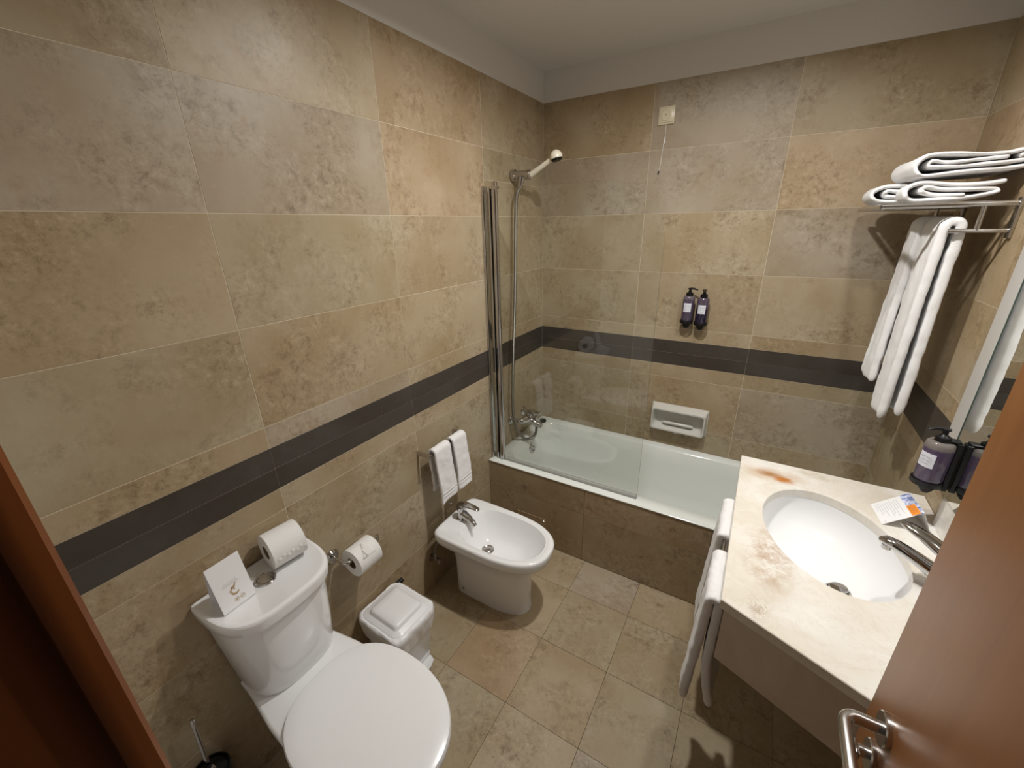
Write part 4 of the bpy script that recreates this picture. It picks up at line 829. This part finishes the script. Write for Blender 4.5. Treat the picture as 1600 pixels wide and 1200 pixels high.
# ------------------------------------------------------------------ towels on the counter side
rl = thing('towel_rail', 'slim steel towel rail on the left side of the marble counter', 'towel rail')
bm = NB(); tube(bm, [(1.233, -1.425, 0.798), (1.233, -0.93, 0.798)], 0.0045, 12); obj('bar', bm, 'steel', rl)
for y in (-1.34, -1.05):
    bm = NB(); tube(bm, [(1.233, y, 0.798), (1.2555, y, 0.798)], 0.0045, 12); obj('bracket', bm, 'steel', rl)
drape('hand_towel', 'white towel on the counter side rail, the one nearer the bathtub', None, -1.165, -0.95, 1.231, 0.800, 0.012, 0.385, 0.30, 0.024, 0.005, -0.020, 0.0, seed=21, folds=0.004)
drape('hand_towel', 'white towel on the counter side rail, at the front corner of the counter', None, -1.438, -1.235, 1.231, 0.800, 0.012, 0.40, 0.385, 0.025, 0.005, -0.018, 0.0, seed=25, dxc=0.030, folds=0.004)

# ------------------------------------------------------------------ door leaf and frame
DX = 1.480
bm = NB(); box(bm, DX, DX + 0.038, -2.345, -1.672, 0.008, 2.05, 0.002, 2); dl = struct(obj('door_1', bm, 'door_wood'))
HY, HZ = -1.748, 1.000
bm = NB(); lathe(bm, (DX, HY, HZ), (-1, 0, 0), [(0, 0.026), (0.006, 0.026), (0.008, 0.0245), (0.008, 0.0)], 40); obj('rose', bm, 'steel', dl)
bm = NB(); path = [(DX - 0.006, HY, HZ)] + [(DX - 0.036, HY, HZ)] + [(DX - 0.036 - 0.018 * math.sin(a), HY - 0.018 + 0.018 * math.cos(a), HZ) for a in [R(15 * k) for k in range(1, 7)]] + [(DX - 0.054, HY - 0.05, HZ), (DX - 0.054, HY - 0.12, HZ)]
tube(bm, path, 0.0095, 20); obj('handle', bm, 'steel', dl)
bm = NB(); lathe(bm, (DX, HY + 0.004, HZ - 0.070), (-1, 0, 0), [(0, 0.024), (0.006, 0.024), (0.008, 0.0225), (0.008, 0.009), (0.020, 0.009)], 36); ts = obj('lock_rose', bm, 'steel', dl)
bm = NB(); box(bm, DX - 0.030, DX - 0.018, HY - 0.010, HY + 0.018, HZ - 0.077, HZ - 0.063, 0.003, 2); obj('thumb_turn', bm, 'chrome', ts)
# frame: left jamb by the camera, right jamb at the hinges, head
JX = 0.760
jm = NB(); pr = [(0.700, YF), (JX - 0.006, YF), (JX - 0.001, YF - 0.004), (JX, YF - 0.012), (JX + 0.0005, YF - 0.021), (JX - 0.001, YF - 0.0243), (JX - 0.004, YF - 0.0255), (JX - 0.016, YF - 0.0265), (JX - 0.016, YF - 0.12), (0.700, YF - 0.12)]
loft(jm, [[Vector((x, y, z)) for x, y in pr] for z in (0, 2.10)]); struct(obj('trim_4', jm, 'frame_wood', angle=30))
jm = NB(); box(jm, DX + 0.041, DX + 0.10, YF - 0.12, YF, 0, 2.10, 0.002); struct(obj('trim_5', jm, 'frame_wood'))
jm = NB(); box(jm, 0.700, DX + 0.10, YF - 0.12, YF, 2.055, 2.12, 0.002); struct(obj('trim_6', jm, 'frame_wood'))

# ------------------------------------------------------------------ ceiling lamps (above the frame)
for x, y, lab in ((0.90, -1.06, 'round recessed ceiling lamp over the middle of the floor'), (1.38, -1.08, 'round recessed ceiling lamp over the marble counter')):
    l = thing('ceiling_lamp', lab, 'ceiling lamp', None, (x, y, CZ))
    bm = NB(); lathe(bm, (0, 0, 0), (0, 0, -1), [(0.0, 0.040), (0.0, 0.055), (0.003, 0.055), (0.006, 0.050), (0.006, 0.040)], 32, closed=True); obj('ring', bm, 'steel', l)
    bm = NB(); lathe(bm, (0, 0, -0.002), (0, 0, -1), [(0, 0.040), (0.003, 0.038), (0.004, 0.0)], 28); obj('diffuser', bm, 'lens', l)
